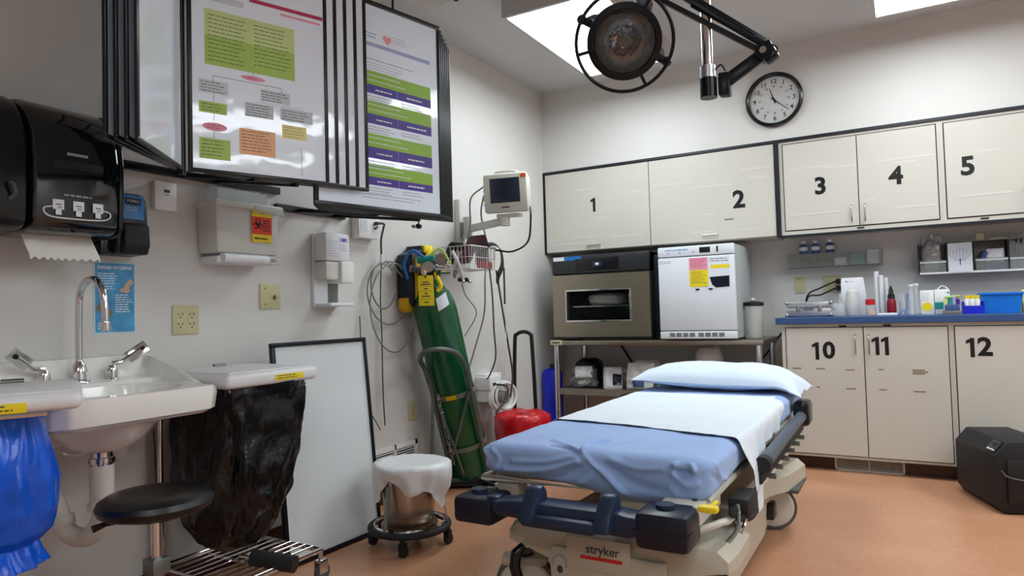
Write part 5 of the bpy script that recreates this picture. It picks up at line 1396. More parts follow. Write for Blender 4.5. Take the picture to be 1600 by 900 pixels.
for j, (r, z) in enumerate(rings):
    for k in range(seg):
        a = 2 * pi * k / seg; f = max(0, j - 3) / 6
        drop = 1 + .35 * sin(a * 2 + 1.0) + .25 * sin(a * 5)
        rr = r * (1 + (.05 * f * sin(a * 13 + 2 * sin(a * 3)) + .04 * noise.noise(V(cos(a) * 3, sin(a) * 3, z * 14)) * (1 + 2 * f)))
        zz = z if j < 5 else .354 - (.354 - z) * drop * .72
        bulge = .035 * max(0, cos(a - .35)) ** 3 * (1 if 3 <= j <= 7 else .3)
        vs.append(V(kx + (rr + bulge) * cos(a), ky + (rr + bulge) * sin(a), zz + .005 * noise.noise(V(cos(a) * 5, sin(a) * 5, j))))
fs = [(j * seg + k, j * seg + (k + 1) % seg, (j + 1) * seg + (k + 1) % seg, (j + 1) * seg + k) for j in range(len(rings) - 1) for k in range(seg)]
fs.append(tuple(range(seg))[::-1])
m.add(vs, fs, 'whitebag'); lab(m.build('liner_bag', t, angle=180), 'white plastic liner folded over the rim')

# ------------------------------------------------------------------ oxygen cylinder and cart
cb, ct = V(-2.235, 3.35, .07), V(-2.25, 2.995, 1.20)
ax = (ct - cb).normalized()
t = thing('gas_cylinder', 'tall green gas cylinder leaning on a hand cart with yellow tag', 'cylinder', cb)
Lc = (ct - cb).length; R_ = .119
MB().lathe([(.09, 0), (R_ - .004, .008), (R_, .03), (R_, Lc - .20), (R_ - .006, Lc - .15), (R_ - .022, Lc - .10), (R_ - .05, Lc - .055), (.045, Lc - .03), (.034, Lc - .015), (.034, Lc)], cb, 'tankgreen', 56, axis=ax).build('tank', t)
MB().lathe([(.036, Lc - .008), (.04, Lc), (.04, Lc + .03), (.022, Lc + .035), (.02, Lc + .07), (.028, Lc + .075), (.028, Lc + .09), (0, Lc + .092)], cb, 'steel', 24, axis=ax).build('valve', t)
q = cb + ax * (Lc + .045); rt = V(.87, .5, 0)
MB().cyl(q, q + rt * .09, .014, 'chrome').cyl(q + rt * .05, q + rt * .13, .028, 'chrome').sphere(q + rt * .10 + Z * .03, (.03, .03, .028), 'steel').cyl(q + rt * .09 + V(.02, -.035, .045), q + rt * .09 + V(.03, -.065, .05), .032, 'chrome').cyl(q + rt * .02 + V(.03, -.05, .01), q + rt * .02 + V(.045, -.08, .01), .03, 'steel').cyl(q - rt * .03, q - rt * .09 + Z * .01, .02, 'steel').cyl(q, q + V(.05, -.09, -.02), .016, 'chrome').build('regulator', t)
MB().cyl(q - rt * .04 + V(.02, -.04, .05), q + rt * .05 + V(.03, -.05, .06), .018, 'teal').cyl(q - rt * .02 + V(0, -.02, -.02), q + rt * .08 + V(.02, -.05, -.03), .02, 'darknavy').sphere(q - rt * .05 + V(.03, -.06, .0), (.02, .02, .02), 'ink').build('flow_meter', t)
MB().tube([q + V(.03, -.05, .06), q - rt * .07 + V(.04, -.06, .10), q - rt * .12 + V(.03, -.04, .03), q - rt * .1 + V(.02, -.03, -.05)], .008, 'bluetape', 8, sm=5).tube([q + rt * .02 + V(.02, -.04, .07), q + rt * .08 + V(.02, -.03, .11), q + rt * .13 + V(.02, -.03, .03)], .006, 'pgreenl', 8, sm=5).build('oxygen_tubing', t)
MB().tube([q + rt * .05 + V(.03, -.05, -.02), q + rt * .08 + V(.03, -.05, -.09), q + rt * .06 + V(.03, -.05, -.12)], .012, 'yellow', 8, sm=4).build('yellow_strap', t)
# hanging tag
tg = cb + ax * (Lc + .01) + V(.075, -.115, -.0) - rt * .005
tu = V(.9, .42, 0).normalized(); tv = V(-.05, .02, 1).normalized(); tn = tu.cross(tv)
m = MB().obox(tg - tv * .085, tu, tv, tn, .082, .16, .002, 'yellow', .0005)
m.cyl(tg - tv * .012 + tn * .0015, tg - tv * .012 - tn * .0015, .006, 'black', seg=10)
for k, (w_, b_) in enumerate(((.035, -.04), (.055, -.052), (.022, -.075), (.014, -.10), (.045, -.115), (.024, -.147))):
    m.obox(tg + tv * b_ + tn * .0014, tu, tv, tn, w_, .006, .0006, 'ink')
for b_ in (-.063, -.088, -.13): m.obox(tg + tv * b_ + tn * .0014, tu, tv, tn, .07, .0015, .0006, 'ink')
lab(m.build('status_tag', t), 'yellow hanging tag with black lettering')
MB().tube([tg - tv * .012, tg + tv * .03 + V(-.02, .03, 0), cb + ax * (Lc + .01)], .0015, 'white', 5, sm=4).build('tag_string', t)
def on_tank(h, ang, lift=.001):
    xx, yy, dd = frame_of(ax); return cb + ax * h + (xx * cos(ang) + yy * sin(ang)) * (R_ + lift)
m = MB()
xx, yy, dd = frame_of(ax)
a0 = math.atan2((V(.75, -.66, 0)).dot(yy), (V(.75, -.66, 0)).dot(xx))
m.grid(lambda u_, v_: cb + ax * (Lc - .17 + v_ * .07 + .02 * u_) + (xx * cos(a0 - .1 + u_ * .6) + yy * sin(a0 - .1 + u_ * .6)) * (R_ + .001 - .10 * max(0, v_ * .07 + .02 * u_ - .02)), 8, 6, 'paper')
lab(m.build('label', t, smooth=False), 'white paper label on the shoulder')

t = thing('cylinder_cart', 'grey tubular hand cart with curved handle holding the green cylinder', 'cart', (-2.15, 3.25, 0))
fr = V(.55, -.835, 0)      # direction from the tank to the camera side
def P_(h, s, d): return cb + ax * h + rt * s + fr * d
L1 = [P_(.02, -.115, .10), P_(.35, -.115, .10), P_(.55, -.115, .105)]
R1 = [P_(.02, .10, .10), P_(.35, .10, .10), P_(.58, .10, .105)]
hd = [P_(.55, -.115, .105), P_(.66, -.125, .11), P_(.72, -.13, .20), P_(.77, -.09, .27), P_(.78, .0, .26), P_(.75, .07, .19), P_(.67, .10, .12), P_(.58, .10, .105)]
MB().tube(L1, .012, 'cartgrey', 10).tube(R1, .014, 'cartgrey', 10).tube(hd, .014, 'cartgrey', 10, sm=6).build('main_frame', t)
MB().cyl(P_(.5, -.115, .105), (P_(.5, -.115, .105).x + .02, P_(.5, -.115, .105).y - .05, .06), .009, 'cartgrey', seg=10).build('prop_leg', t)
MB().cyl(P_(.52, .09, .115), P_(.16, -.07, .20), .008, 'cartgrey', seg=10).tube([P_(.45, -.10, .11), P_(.2, -.06, .14), P_(.02, -.04, .14)], .006, 'greymetal').build('brace', t)
for h_, mt, l in ((.52, 'strap', None), (.20, 'strap', None)):
    m = MB(); m.tube([cb + ax * h_ + (xx * cos(2 * pi * k / 40) + yy * sin(2 * pi * k / 40)) * (R_ + .006) for k in range(40)], .006, mt, 6, closed=True)
    m.v = m.v
    m2 = MB(); 
    m2.grid(lambda u_, v_: cb + ax * (h_ - .014 + .028 * v_) + (xx * cos(a0 - 1.5 + 3 * u_) + yy * sin(a0 - 1.5 + 3 * u_)) * (R_ + .009), 30, 2, mt)
    if h_ > .4: m2.grid(lambda u_, v_: cb + ax * (h_ - .012 + .024 * v_) + (xx * cos(a0 - .62 + .45 * u_) + yy * sin(a0 - .62 + .45 * u_)) * (R_ + .0105), 6, 2, 'yellowdk')
    m2.build('tank_strap', t)
m = MB()
for k in range(22):
    p = P_(.5 - k * .02, -.085, .125); m.torus(p, .009, .0022, 'chrome', (1, 0, .3) if k % 2 else (0, 1, .3), 10, 5)
m.build('safety_chain', t)
bz = .035
MB().bar(P_(.0, -.16, .08) - Z * .03, P_(0, .16, .08) - Z * .03, .03, .03, 'cartgrey', bev=.006).obox(cb - Z * .045, rt, Z, fr, .28, .012, .26, 'blackmatte', .003).build('base_plate', t)
for s_, d_, l in ((-.19, .10, 1), (.19, .10, 2), (-.2, .30, 3)):
    w = V(cb.x, cb.y, .05) + rt * s_ + fr * d_
    c = MB().obox(w + Z * .03, rt, Z, fr, .035, .03, .05, 'cartgrey', .006).bar(w + Z * .03, V(cb.x, cb.y, .06) + rt * s_ * .6 + fr * .08, .02, .02, 'cartgrey').build('caster', t)
    MB().cyl(w - rt * .012, w + rt * .012, .05, 'rubber', seg=24).cyl(w - rt * .014, w + rt * .014, .022, 'chrome', seg=16).build('wheel', c)
tag(MB().tube([(-2.05, 3.42, .03), (-1.98, 3.46, .09), (-1.94, 3.50, .03), (-1.99, 3.56, .012), (-1.90, 3.60, .03)], .007, 'cable', 8, sm=5).build('floor_cable'), 'tangled grey cable on the floor right of the cylinder cart', 'cable')

# ------------------------------------------------------------------ step stool with rail, red bag bucket
t = thing('step_stool', 'step stool with a tall black hoop handrail behind the bed', 'step stool', (-2.2, 4.0, 0))
MB().tube([(-2.305, 4.0, .02), (-2.305, 4.0, .40), (-2.29, 4.0, .80), (-2.275, 4.0, .845), (-2.24, 4.0, .862), (-2.20, 4.0, .862), (-2.168, 4.0, .845), (-2.16, 4.0, .80), (-2.145, 4.0, .40), (-2.14, 4.0, .02)], .013, 'black', 12, sm=4).build('handrail', t)
MB().box((-2.36, 3.98, .2), (-2.08, 4.28, .225), 'rubber', bev=.006).build('step_tread', t)
for (x, y) in ((-2.35, 4.0), (-2.09, 4.0), (-2.35, 4.27), (-2.09, 4.27)):
    MB().cyl((x, y, .0), (x, y, .2), .011, 'chrome').build('leg', t)
rx_, ry_ = -2.135, 3.80
t = thing('waste_bucket', 'low round bucket lined with a bulging red bag', 'bucket', (rx_, ry_, 0))
MB().lathe([(0, .01), (.13, .01), (.15, .27), (.15, .29)], (rx_, ry_, 0), 'steel', 36).build('pail', t)
def rb(q, i, k, a): return q * 1.0 + V(.012 * noise.noise(V(cos(a) * 3, sin(a) * 3, i)), .012 * noise.noise(V(cos(a) * 4, sin(a) * 3, i + 5)), .018 * noise.noise(V(cos(a) * 2.5, sin(a) * 2.5, i * .5)))
MB().lathe([(.145, .12), (.17, .16), (.178, .24), (.182, .30), (.178, .335), (.165, .352), (.13, .358), (.07, .352), (0, .345)], (rx_, ry_, 0), 'redbag', 64, warp=rb).build('liner_bag', t, angle=180)
# ------------------------------------------------------------------ hospital stretcher
BX0, BX1, BY0, BY1 = -1.245, -.48, 1.92, 3.86
t = thing('hospital_stretcher', 'wheeled hospital stretcher with navy foot bumper and beige base', 'stretcher', (-.86, 2.8, 0))
# litter deck and frame under the mattress
MB().box((BX0 + .02, BY0 + .06, .446), (BX1 - .02, BY1, .462), 'bedbeige', bev=.004).build('litter_deck', t)
m = MB().tube([(BX0 + .0, BY0 + .02, .449), (BX1 - .02, BY0 + .02, .449), (BX1 - .02, BY1, .449), (BX0, BY1, .449)], .011, 'bedlight', 10, closed=True)
m.build('frame_rail', t)
for xa, xb in ((-1.20, -1.12), (-.80, -.66)): MB().box((xa, 1.95, .36), (xb, 2.02, .44), 'bedbeige', bev=.008).build('foot_bracket', t)
MB().box((-.62, 1.86, .40), (-.50, 2.1, .455), 'bedlight', bev=.01).cyl((-.53, 1.92, .455), (-.53, 1.92, .459), .008, 'ink', seg=12).build('foot_bracket', t)
for y in (2.35, 3.15):
    MB().cyl((-.86, y, .30), (-.86, y, .43), .07, 'bedbeige', seg=28).cyl((-.86, y, .30), (-.86, y, .35), .085, 'bedlight', seg=28).build('lift_column', t)
# base hood: lofted body with fenders
def hood():
    m = MB()
    secs = []
    for (y, wt, wb, zt, zb) in ((1.865, .31, .185, .315, .10), (1.88, .34, .19, .338, .08), (1.94, .355, .19, .348, .07), (2.12, .35, .19, .345, .07), (2.2, .27, .25, .335, .07), (2.9, .27, .25, .318, .07), (3.02, .33, .24, .318, .07), (3.30, .365, .24, .31, .07), (3.34, .34, .23, .285, .08)):
        c = -.775
        zf = .055 if (y < 2.25) else 0
        prof = [(-wb, zb), (-wb - .005, .19 + zf), (-wt + .04, .215 + zf), (-wt, .225 + zf), (-wt, zt - .03), (-wt + .03, zt - .004), (-wt * .6, zt), (0, zt + .004), (wt * .6, zt), (wt - .03, zt - .004), (wt, zt - .03), (wt, .225 + zf), (wt - .04, .215 + zf), (wb + .005, .19 + zf), (wb, zb)]
        secs.append([V(c + a, y, b) for a, b in prof])
    n = len(secs[0]); vs = [p for s in secs for p in s]
    fs = [(i * n + k, i * n + k + 1, (i + 1) * n + k + 1, (i + 1) * n + k) for i in range(len(secs) - 1) for k in range(n - 1)]
    fs += [(i * n + n - 1, i * n, (i + 1) * n, (i + 1) * n + n - 1) for i in range(len(secs) - 1)]
    fs += [tuple(range(n))[::-1], tuple((len(secs) - 1) * n + k for k in range(n))]
    m.add(vs, fs, 'bedbeige'); return m
MB_h = hood(); MB_h.build('base_hood', t, angle=28)
MB().box((-.955, 1.850, .10), (-.60, 1.868, .29), 'bedbeige', bev=.006).build('front_panel', t)
lb = MB().box((-.90, 1.8465, .235), (-.70, 1.8505, .332), 'bedbeige', bev=.001).build('name_plate', t)
m = MB().text('stryker', (-.785, 1.8458, .300), X, Z, .036, 'ink', off=.012)
m.box((-.855, 1.8454, .270), (-.725, 1.8465, .280), 'red'); m.build('lettering', lb, smooth=False)
m = MB(); m.tube([V(-.925 + .022 * cos(a), 1.8495, .245 + .022 * sin(a)) for a in [radians(d) for d in range(-30, 211, 15)]], .0035, 'inkgrey', 6).sphere((-.925, 1.8495, .225), (.010, .002, .012), 'ink', 10, 8)
m.build('pedal_symbol', t)
# wheels
def bed_wheel(x, y, rz, nm):
    d = V(cos(rz), sin(rz), 0); f = V(-sin(rz), cos(rz), 0)
    c = V(x, y, .102)
    cst = MB().cyl(c + Z * .11, c + Z * .07, .03, 'blackmatte').obox(c + Z * .085, d, f, Z, .075, .15, .03, 'bedbeige', .012).build('caster', t)
    MB().cyl(c - d * .024, c + d * .024, .10, 'greyrubber', seg=44).build('wheel', cst)
    MB().lathe([(.088, .025), (.082, .032), (.03, .036), (0, .036)], c, 'bedlight', 40, axis=d).lathe([(.088, .025), (.082, .032), (.03, .036), (0, .036)], c, 'bedlight', 40, axis=-d).build('wheel_cover', cst)
    if nm == 3: MB().box((x - .10, y - .17, .205), (x + .135, y + .10, .222), 'greyrubber', bev=.006).build('fender_bumper', cst)
bed_wheel(-1.115, 1.975, -1.15, 1); bed_wheel(-.50, 2.03, -1.2, 2); bed_wheel(-.545, 3.235, -1.3, 3); bed_wheel(-1.12, 3.24, 0, 4)
MB().tube([(-1.06, 1.87, .27), (-1.075, 1.85, .25), (-1.08, 1.845, .21), (-1.06, 1.845, .15), (-1.02, 1.845, .11)], [.012, .018, .018, .017, .014], 'blackplastic', 12).build('brake_pedal', t)
MB().tube([(-.5, 1.96, .20), (-.47, 1.94, .17), (-.55, 1.93, .14)], .014, 'blackplastic', 10, sm=4).build('brake_pedal', t)
MB().box((-.60, 3.0, .10), (-.50, 3.08, .17), 'blackplastic', bev=.012).build('rear_pedal', t)
# foot bumper
yb = 1.80
b = MB().prism([(-1.10, .385), (-.68, .372), (-.60, .385), (-.60, .44), (-.665, .432), (-.70, .438), (-1.04, .438), (-1.075, .432), (-1.11, .428)], (0, yb + .05, 0), X, Z, .085, 'navy', .012).build('foot_bumper', t)
MB().box((-1.00, yb - .065, .372), (-.76, yb - .02, .412), 'navy', bev=.016).build('handle_lip', b)
for x in (-1.03, -.795):
    MB().prism([(-.065, .385), (-.05, .425), (-.005, .478), (.025, .482), (.045, .46), (.05, .385)], (x + .03, yb - .01, 0), V(0, 1, 0), Z, .05, 'navy', .010).build('handle_bracket', b)
MB().box((-1.145, yb - .01, .385), (-1.10, yb + .035, .435), 'navy', bev=.01).build('bar_end', b)
MB().box((-1.265, yb - .02, .340), (-1.12, yb + .12, .425), 'darknavy', bev=.018).cyl((-1.205, yb + .05, .42), (-1.205, yb + .05, .437), .026, 'navy', seg=24).build('corner_block', b)
MB().box((-.655, yb - .045, .352), (-.505, yb + .09, .455), 'darknavy', bev=.02).cyl((-.585, yb + .02, .45), (-.585, yb + .02, .466), .026, 'navy', seg=24).box((-.657, yb - .047, .402), (-.503, yb + .0, .407), 'darknavy').build('corner_block', b)
MB().box((-.61, yb - .02, .385), (-.70, yb + .045, .435), 'navy', bev=.01).build('bar_end', b)
# side rails (folded down): right and left
def side_rail(x, s):
    r = MB().tube([(x, 2.42, .462), (x, 2.8, .472), (x, 3.44, .478)], .024, 'railgrey', 14).build('side_rail', t)
    MB().box((x - .035, 3.40, .43), (x + .035, 3.55, .545), 'blackplastic', bev=.02).build('rail_latch', r)
    MB().cyl((x, 2.40, .462), (x, 2.45, .463), .028, 'blackmatte', seg=16).build('rail_end', r)
    for k in range(6):
        y = 2.5 + k * .16; m = MB()
        m.bar((x - .005, y, .455), (x - .02, y + .09, .385), .012, .02, 'blackmatte', bev=.003)
        m.cyl((x + .012, y + .09, .385), (x - .02, y + .09, .385), .010, 'greymetal', seg=10)
        m.build('rail_strut', r)
    MB().bar((x - .012, 2.40, .415), (x - .012, 3.5, .42), .02, .035, 'blackmatte', bev=.004).build('rail_channel', r)
    MB().tube([(x - s * .02, 3.5, .41), (x - s * .022, 3.42, .372), (x - s * .022, 2.6, .375), (x - s * .022, 2.05, .388), (x - s * .03, 1.93, .40), (x - s * .08, 1.88, .385), (x - s * .14, 1.88, .36)], .010, 'bedlight', 10, sm=4).build('lower_rail', r)
    m = MB().tube([(x, 1.96, .43), (x - s * .02, 2.04, .39), (x, 2.14, .36), (x + s * .01, 2.2, .37)], .012, 'blackmatte', 8, sm=4)
    m.tube([(x - s * .03, 1.93, .33), (x, 1.99, .37), (x - s * .01, 2.05, .42)], .006, 'greymetal', 8, sm=4).tube([(x - s * .03, 2.06, .30), (x, 2.1, .36), (x - s * .02, 2.2, .42)], .006, 'chrome', 8, sm=4)
    m.box((x - .05, 2.1, .36), (x + .012, 2.25, .425), 'blackmatte', bev=.012)
    m.build('lever_linkage', r)
    return r
side_rail(-.432, 1); side_rail(-1.295, -1)
lab(MB().box((-.475, 1.735, .478), (-.425, 1.765, .495), 'yellow', bev=.006).tube([(-.45, 1.755, .486), (-.455, 1.86, .475), (-.48, 1.93, .45)], .006, 'yellow').build('release_lever', t), 'yellow release lever')
for p in t.children:
    if p.name.startswith('release_lever'):
        pass
# panels seen below the right rail
MB().box((-.60, 2.0, .30), (-.47, 2.5, .34), 'bedbeige', bev=.012).build('side_tray', t)

# ------------------------------------------------------------------ mattress in a blue fitted sheet
def gauss(d, w): return math.exp(-(d / w) ** 2)
def seg_d(p, a, b):
    ab = b - a; f = max(0, min(1, (p - a).dot(ab) / ab.length_squared)); return (p - (a + ab * f)).length, f
folds = []
def fold(pts, amp, w):
    P = smooth_pts([V(p) for p in pts], 4); folds.append((P, amp, w))
yF = BY0
# folds gather on the front edge centre and run down to both sides
fold([(-.84, yF + .16, .57), (-.875, yF + .08, .57), (-.87, yF, .56), (-.82, yF, .52), (-.72, yF, .47), (-.62, yF, .44)], .012, .010)
fold([(-.74, yF + .2, .57), (-.82, yF + .1, .57), (-.87, yF + .02, .568)], .005, .010)
fold([(-1.02, yF + .10, .57), (-.95, yF + .05, .57), (-.88, yF + .01, .565)], .006, .012)
fold([(-1.0, yF + .04, .57), (-.93, yF + .02, .57), (-.88, yF, .56)], -.005, .010)
fold([(-.90, yF, .55), (-1.0, yF, .525), (-1.12, yF, .515)], .006, .012)
fold([(-.89, yF, .535), (-1.0, yF, .50), (-1.15, yF, .485)], .007, .012)
fold([(-.88, yF, .515), (-.98, yF, .475), (-1.10, yF, .465)], -.006, .012)
fold([(-.84, yF, .50), (-.92, yF, .46), (-1.0, yF, .445)], .008, .012)
fold([(-.80, yF, .535), (-.72, yF, .50), (-.60, yF, .485)], -.005, .012)
fold([(-.78, yF, .55), (-.70, yF, .53), (-.62, yF, .535)], .004, .012)
fold([(-.585, yF, .55), (-.565, yF - .0, .567), (-.54, yF, .56), (-.53, yF, .54)], .013, .010)
fold([(-.575, yF, .53), (-.55, yF, .53)], -.010, .012)
fold([(-.59, yF, .52), (-.55, yF, .50), (-.52, yF, .505)], .006, .010)
fold([(-.60, yF, .49), (-.55, yF, .47), (-.49, yF + .02, .48)], .006, .011)
fold([(-1.24, yF + .02, .55), (-1.21, yF, .52), (-1.22, yF, .49)], .008, .012)
fold([(-1.20, yF, .55), (-1.17, yF, .52), (-1.19, yF, .48)], .005, .010)
fold([(-.485, yF + .05, .55), (-.48, yF + .10, .50), (-.48, yF + .2, .47)], .006, .014)
fold([(-.48, yF + .03, .52), (-.48, yF + .15, .475)], -.005, .012)
def mattress():
    ZB, ZT = .463, .570; r = .045
    nx, ny, nz = 170, 130, 24
    def ymap(f): return f ** 1.6       # dense near the foot
    lo = V(BX0, BY0, ZB); hi = V(BX1, BY1, ZT)
    def fix(p):
        i0, i1 = lo + V(r + .015, r, .03), hi - V(r + .015, r, .032)
        q = V(max(i0.x, min(i1.x, p.x)), max(i0.y, min(i1.y, p.y)), max(i0.z, min(i1.z, p.z)))
        d = p - q; 
        if d.length < 1e-6: n_ = V(0, 0, 1)
        else: n_ = d.normalized()
        # distances to the inner box differ by axis: rescale to an ellipsoidal corner
        k = V(d.x / (r + .015), d.y / r, d.z / (.032 if d.z > 0 else .03)); L = k.length
        if L > 1e-6: s = q + V(k.x * (r + .015), k.y * r, k.z * (.032 if d.z > 0 else .03)) / L
        else: s = p
        # relief
        h = .0
        if s.y < BY0 + .32:
            for P, amp, w in folds:
                bb = 1
                md = 9
                for a, b in zip(P[:-1], P[1:]):
                    dd, f = seg_d(s, a, b); md = min(md, dd)
                if md < w * 3: h += 1.45 * amp * gauss(md, w * .7)
        h += .003 * noise.noise(s * 7) + .0015 * noise.noise(V(s.x * 22, s.y * 12, s.z * 30))
        o = s + n_ * h
        # sheet hangs lower towards the right of the foot end
        if s.y < BY0 + .12 and s.z < ZB + .05:
            sag = .042 * gauss(s.x + .70, .20) * (1 - (s.z - ZB) / .05)
            o.z -= max(0, sag)
        return o
    m = MB()
    X_ = [BX0 + (BX1 - BX0) * i / nx for i in range(nx + 1)]
    Y_ = [BY0 + (BY1 - BY0) * ymap(j / ny) for j in range(ny + 1)]
    Z_ = [ZB + (ZT - ZB) * k / nz for k in range(nz + 1)]
    key = {}; vs = []; fs = []
    def vid(i, j, k):
        if (i, j, k) not in key: key[(i, j, k)] = len(vs); vs.append(fix(V(X_[i], Y_[j], Z_[k])))
        return key[(i, j, k)]
    for i in range(nx):
        for j in range(ny):
            fs.append((vid(i, j, nz), vid(i + 1, j, nz), vid(i + 1, j + 1, nz), vid(i, j + 1, nz)))
            if j % 1 == 0: fs.append((vid(i, j, 0), vid(i, j + 1, 0), vid(i + 1, j + 1, 0), vid(i + 1, j, 0)))
        for k in range(nz):
            fs.append((vid(i, 0, k), vid(i + 1, 0, k), vid(i + 1, 0, k + 1), vid(i, 0, k + 1)))
            fs.append((vid(i, ny, k), vid(i, ny, k + 1), vid(i + 1, ny, k + 1), vid(i + 1, ny, k)))
    for j in range(ny):
        for k in range(nz):
            fs.append((vid(0, j, k), vid(0, j, k + 1), vid(0, j + 1, k + 1), vid(0, j + 1, k)))
            fs.append((vid(nx, j, k), vid(nx, j + 1, k), vid(nx, j + 1, k + 1), vid(nx, j, k + 1)))
    m.add(vs, fs, 'bluesheet')
    return m
tag(mattress().build('mattress', angle=180, base=(-.86, 2.83, .463)), 'mattress in a light blue fitted sheet on the stretcher', 'mattress')

# white draw sheet
def dsheet():
    m = MB()
    def path(s, v):
        """s: distance across from the left edge, v: 0 front..1 head; returns point"""
        front = 2.41 - .15 * max(0, min(1, (s - .0) / .80)) + .02 * sin(s * 5)
        y = front + (3.33 - front) * v
        top = .5745 + .0025 * noise.noise(V(s * 9, y * 6, 0)) + .0012 * noise.noise(V(s * 30, y * 22, 2)) + .0025 * gauss(v, .006)
        x = BX0 + .0 + s
        R = .022; flat = BX1 - .012 - BX0
        if s < .05:
            f = (.05 - s); return V(BX0 + .015 + s * .7, y, top - f * f * 10)
        if s <= flat: return V(x, y, top)
        q = s - flat
        if q < R * pi / 2:
            a = q / R; return V(BX0 + flat + R * sin(a), y, top - R * (1 - cos(a)))
        drop = q - R * pi / 2
        # the front corner swings outwards and hangs lower
        out = .030 * gauss(v, .22) * min(1, drop / .08) + .006 * sin(y * 34 + drop * 8) * min(1, drop / .1)
        return V(BX0 + flat + R + .002 + out + .004 * noise.noise(V(y * 10, drop * 10, 0)), y + drop * (.34 * gauss(v, .35)), top - R - drop)
    nu, nv = 90, 110
    def hem(v): return .07 + .175 * gauss(v - .08, .19) * (1 if v > .0 else 1) - .0 
    def fn(u, v):
        k = max(0, (v - .72) / .28); L = (BX1 - .012 - BX0) + (.034 + hem(v)) * (1 - min(1, k * 1.3)) - .035 * k ** 2 * (3 - 2 * k)
        return path(u * L, v)
    m.grid(fn, nu, nv, 'whitesheet'); 
    m.grid(lambda u, v: fn(u, v) - V(0.0012 if u > .9 else 0, 0, .0015 if u < .95 else 0), nu, nv, 'whitesheet')
    return m
tag(dsheet().build('draw_sheet', angle=180, base=(-.86, 2.9, .575)), 'white draw sheet across the blue mattress, hanging at the right', 'sheet')

# pillow
def pillow():
    x0, x1, y0, y1 = -1.255, -.425, 3.40, 3.84
    cx, cy, hx, hy = (x0 + x1) / 2, (y0 + y1) / 2, (x1 - x0) / 2, (y1 - y0) / 2
    def pt(u, v, s):
        a, b = u * 2 - 1, v * 2 - 1
        k = max(0, 1 - abs(a) ** 2.8) ** .55 * max(0, 1 - abs(b) ** 2.6) ** .55
        x = cx + a * hx * (1 - .05 * (1 - abs(b) ** 2)); y = cy + b * hy * (1 - .06 * (1 - abs(a) ** 2))
        wr = .010 * noise.noise(V(a * 2.4, b * 3, s * 2)) + .005 * noise.noise(V(a * 7, b * 9, s)) * (.3 + abs(a))
        z = .612 + s * k * ((.092 if s > 0 else .036) + wr)
        z += .016 * max(0, -a) - .028 * max(0, (a - .72) / .28) ** 1.4 * 1.6
        # open end of the pillowcase flares at the right
        if a > .85: z += .006 * sin(b * 9) 
        if s < 0: z = max(z, .5775 if x < BX1 - .01 else .54)
        return V(x, y, z)
    m = MB(); m.grid(lambda u, v: pt(u, v, 1), 64, 44, 'pillowcase'); m.grid(lambda u, v: pt(u, v, -1), 64, 44, 'pillowcase')
    return m
tag(pillow().build('pillow', angle=180, base=(-.83, 3.62, .58)), 'plump white pillow at the head of the stretcher', 'pillow')

# ------------------------------------------------------------------ examination lamp
t = thing('exam_lamp', 'black ceiling mounted exam lamp with round guard ring and jointed arm', 'lamp', (-.56, 2.45, CZ))
lc = V(-.80, 2.22, 1.925)
ln = (V(0, 0, 1.0) - lc).normalized(); ln = (ln + V(.03, -.10, -.12)).normalized()
lx = ln.cross(Z).normalized() * -1; ly = ln.cross(lx)
if ly.z < 0: ly = -ly
MB().torus(lc + ln * .01, .166, .0065, 'blackmetal', ln, 72, 10).build('guard_ring', t)
h = MB().lathe([(.0, -.16), (.055, -.158), (.085, -.13), (.10, -.08), (.112, -.05), (.124, -.03), (.130, -.004), (.128, .010), (.110, .014), (.106, .0), (.105, -.01)], lc, 'blackmetal', 64, axis=ln, cap=False).build('lamp_head', t)
MB().lathe([(.104, -.01), (.098, -.04), (.078, -.085), (.045, -.11), (0, -.115)], lc, 'reflector', 48, axis=ln, cap=False).build('reflector', h)
MB().lathe([(.02, -.02), (.022, -.05), (.0, -.06)], lc, 'alu', 20, axis=ln).lathe([(0, -.018), (.019, -.018), (.02, -.022)], lc, 'greymetal', 20, axis=ln).build('bulb_shield', h)
MB().lathe([(.106, .004), (.07, .016), (0, .022)], lc, 'glass', 48, axis=ln).build('lens', h)
for a in (190, 295, 55):
    a = radians(a); d = lx * cos(a) + ly * sin(a)
    MB().bar(lc + d * .12, lc + d * .166 + ln * .01, .012, .014, 'blackmetal', up=ln, bev=.002).build('ring_spoke', t)
MB().lathe([(.06, -.155), (.062, -.20), (.05, -.22), (0, -.225)], lc, 'bedlight', 32, axis=ln).build('head_cap', h)
# yoke
ya = radians(150); yx = lx * cos(ya) + ly * sin(ya); yy_ = yx.cross(ln); yy_ = yy_ if yy_.z > 0 else -yy_
yk = []
for k in range(13):
    a = radians(-8 + k * 196 / 12); yk.append(lc - ln * .06 + yx * .150 * cos(a) + yy_ * .05 * max(0, sin(a)) - ln * .17 * max(0, sin(a)))
MB().tube(yk, .010, 'blackmetal', 10).build('yoke', t)
for s in (-1, 1):
    MB().cyl(lc - ln * .06 + yx * s * .115, lc - ln * .06 + yx * s * .165, .014, 'blackmetal', seg=14).sphere(lc - ln * .06 + yx * s * .168, .018, 'blackmetal', 12, 8).build('yoke_knob', t)
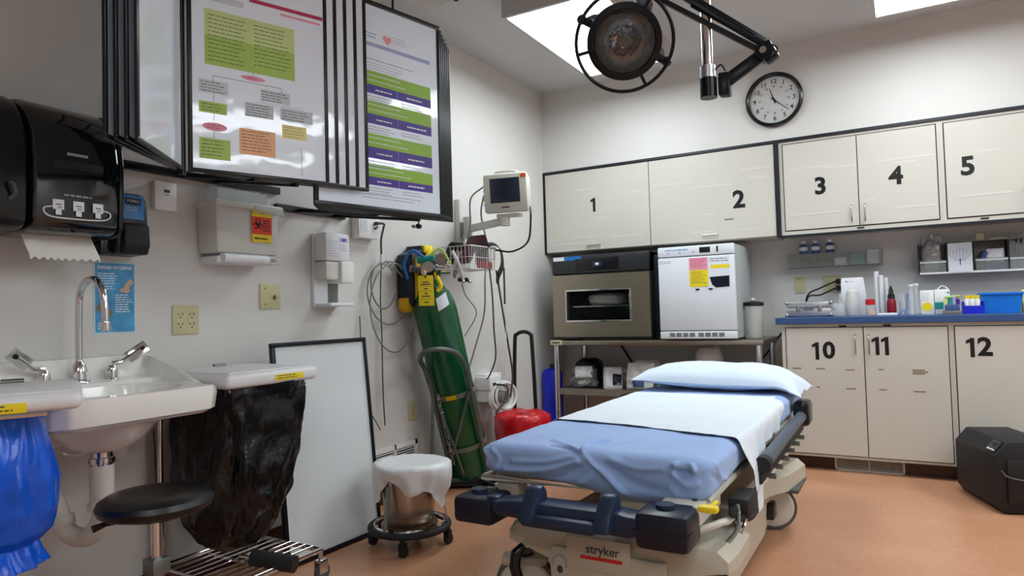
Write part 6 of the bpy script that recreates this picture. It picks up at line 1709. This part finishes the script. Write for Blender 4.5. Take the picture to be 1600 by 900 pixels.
# arm: pole, lower arm, elbow, upper arms back to the yoke
pole = V(-.575, 2.46, 0)
def pz(z): return V(pole.x, pole.y, z)
MB().cyl(pz(1.86), pz(CZ), .019, 'chrome', seg=28).build('pole', t)
MB().cyl(pz(1.82), pz(1.865), .027, 'alu', seg=28).build('pole_collar', t)
MB().lathe([(.07, 0), (.068, -.03), (.03, -.045)], pz(CZ), 'fixture', 32).build('ceiling_canopy', t)
el = V(-.385, 2.50, 1.885); j0 = V(-.575, 2.46, 1.79)
MB().cyl(j0 + Z * .03, j0 - Z * .04, .03, 'blackmetal', seg=24).obox(j0 + V(.055, .012, 0), V(1, .2, 0), Y, Z, .04, .045, .085, 'blackmetal', .008).build('swivel_block', t)
MB().bar(j0 + V(.05, .01, .005), el, .03, .045, 'blackmetal', bev=.006).build('lower_arm', t)
MB().cyl(el - V(0, .03, 0), el + V(0, .03, 0), .03, 'blackmetal', seg=20).obox(el + V(.012, 0, .0), V(1, 0, .5), Y, V(-.5, 0, 1), .05, .05, .07, 'blackmetal', .008).cyl(el + V(0, -.034, 0), el + V(0, -.04, 0), .012, 'chrome', seg=14).build('elbow', t)
top = V(-.80, 2.37, 2.20)
MB().bar(el + Z * .035, top + V(.02, 0, .04), .022, .032, 'blackmetal', bev=.004).bar(el + Z * .0, top + V(-.015, 0, -.01), .012, .018, 'blackmetal').build('upper_arm', t)
MB().cyl(el + Z * .035 + (top - el) * .08, el + Z * .035 + (top - el) * .55, .014, 'blackmetal', seg=14).build('spring_tube', t)
yt = yk[6]
MB().obox(top, V(1, 0, -.5), Y, V(.5, 0, 1), .07, .06, .07, 'blackmetal', .01).build('upper_joint', t)
MB().bar(top, V(-.745, 2.30, 2.06), .05, .035, 'railgrey', bev=.006).bar(V(-.745, 2.30, 2.06), yt, .02, .02, 'blackmetal').bar(V(-.745, 2.30, 2.06), lc - ln * .06 - yx * .15, .018, .012, 'blackmetal').build('drop_link', t)
MB().tube([el + V(.02, -.03, .02), el + V(.045, -.03, .0), el + V(.04, -.03, -.03)], .003, 'blackmatte', 6, sm=4).build('arm_cable', t)
MB().tube([j0 + V(.03, -.02, .05), j0 + V(.05, -.02, .065), j0 + V(.065, -.02, .04)], .003, 'blackmatte', 6, sm=4).build('arm_cable', t)
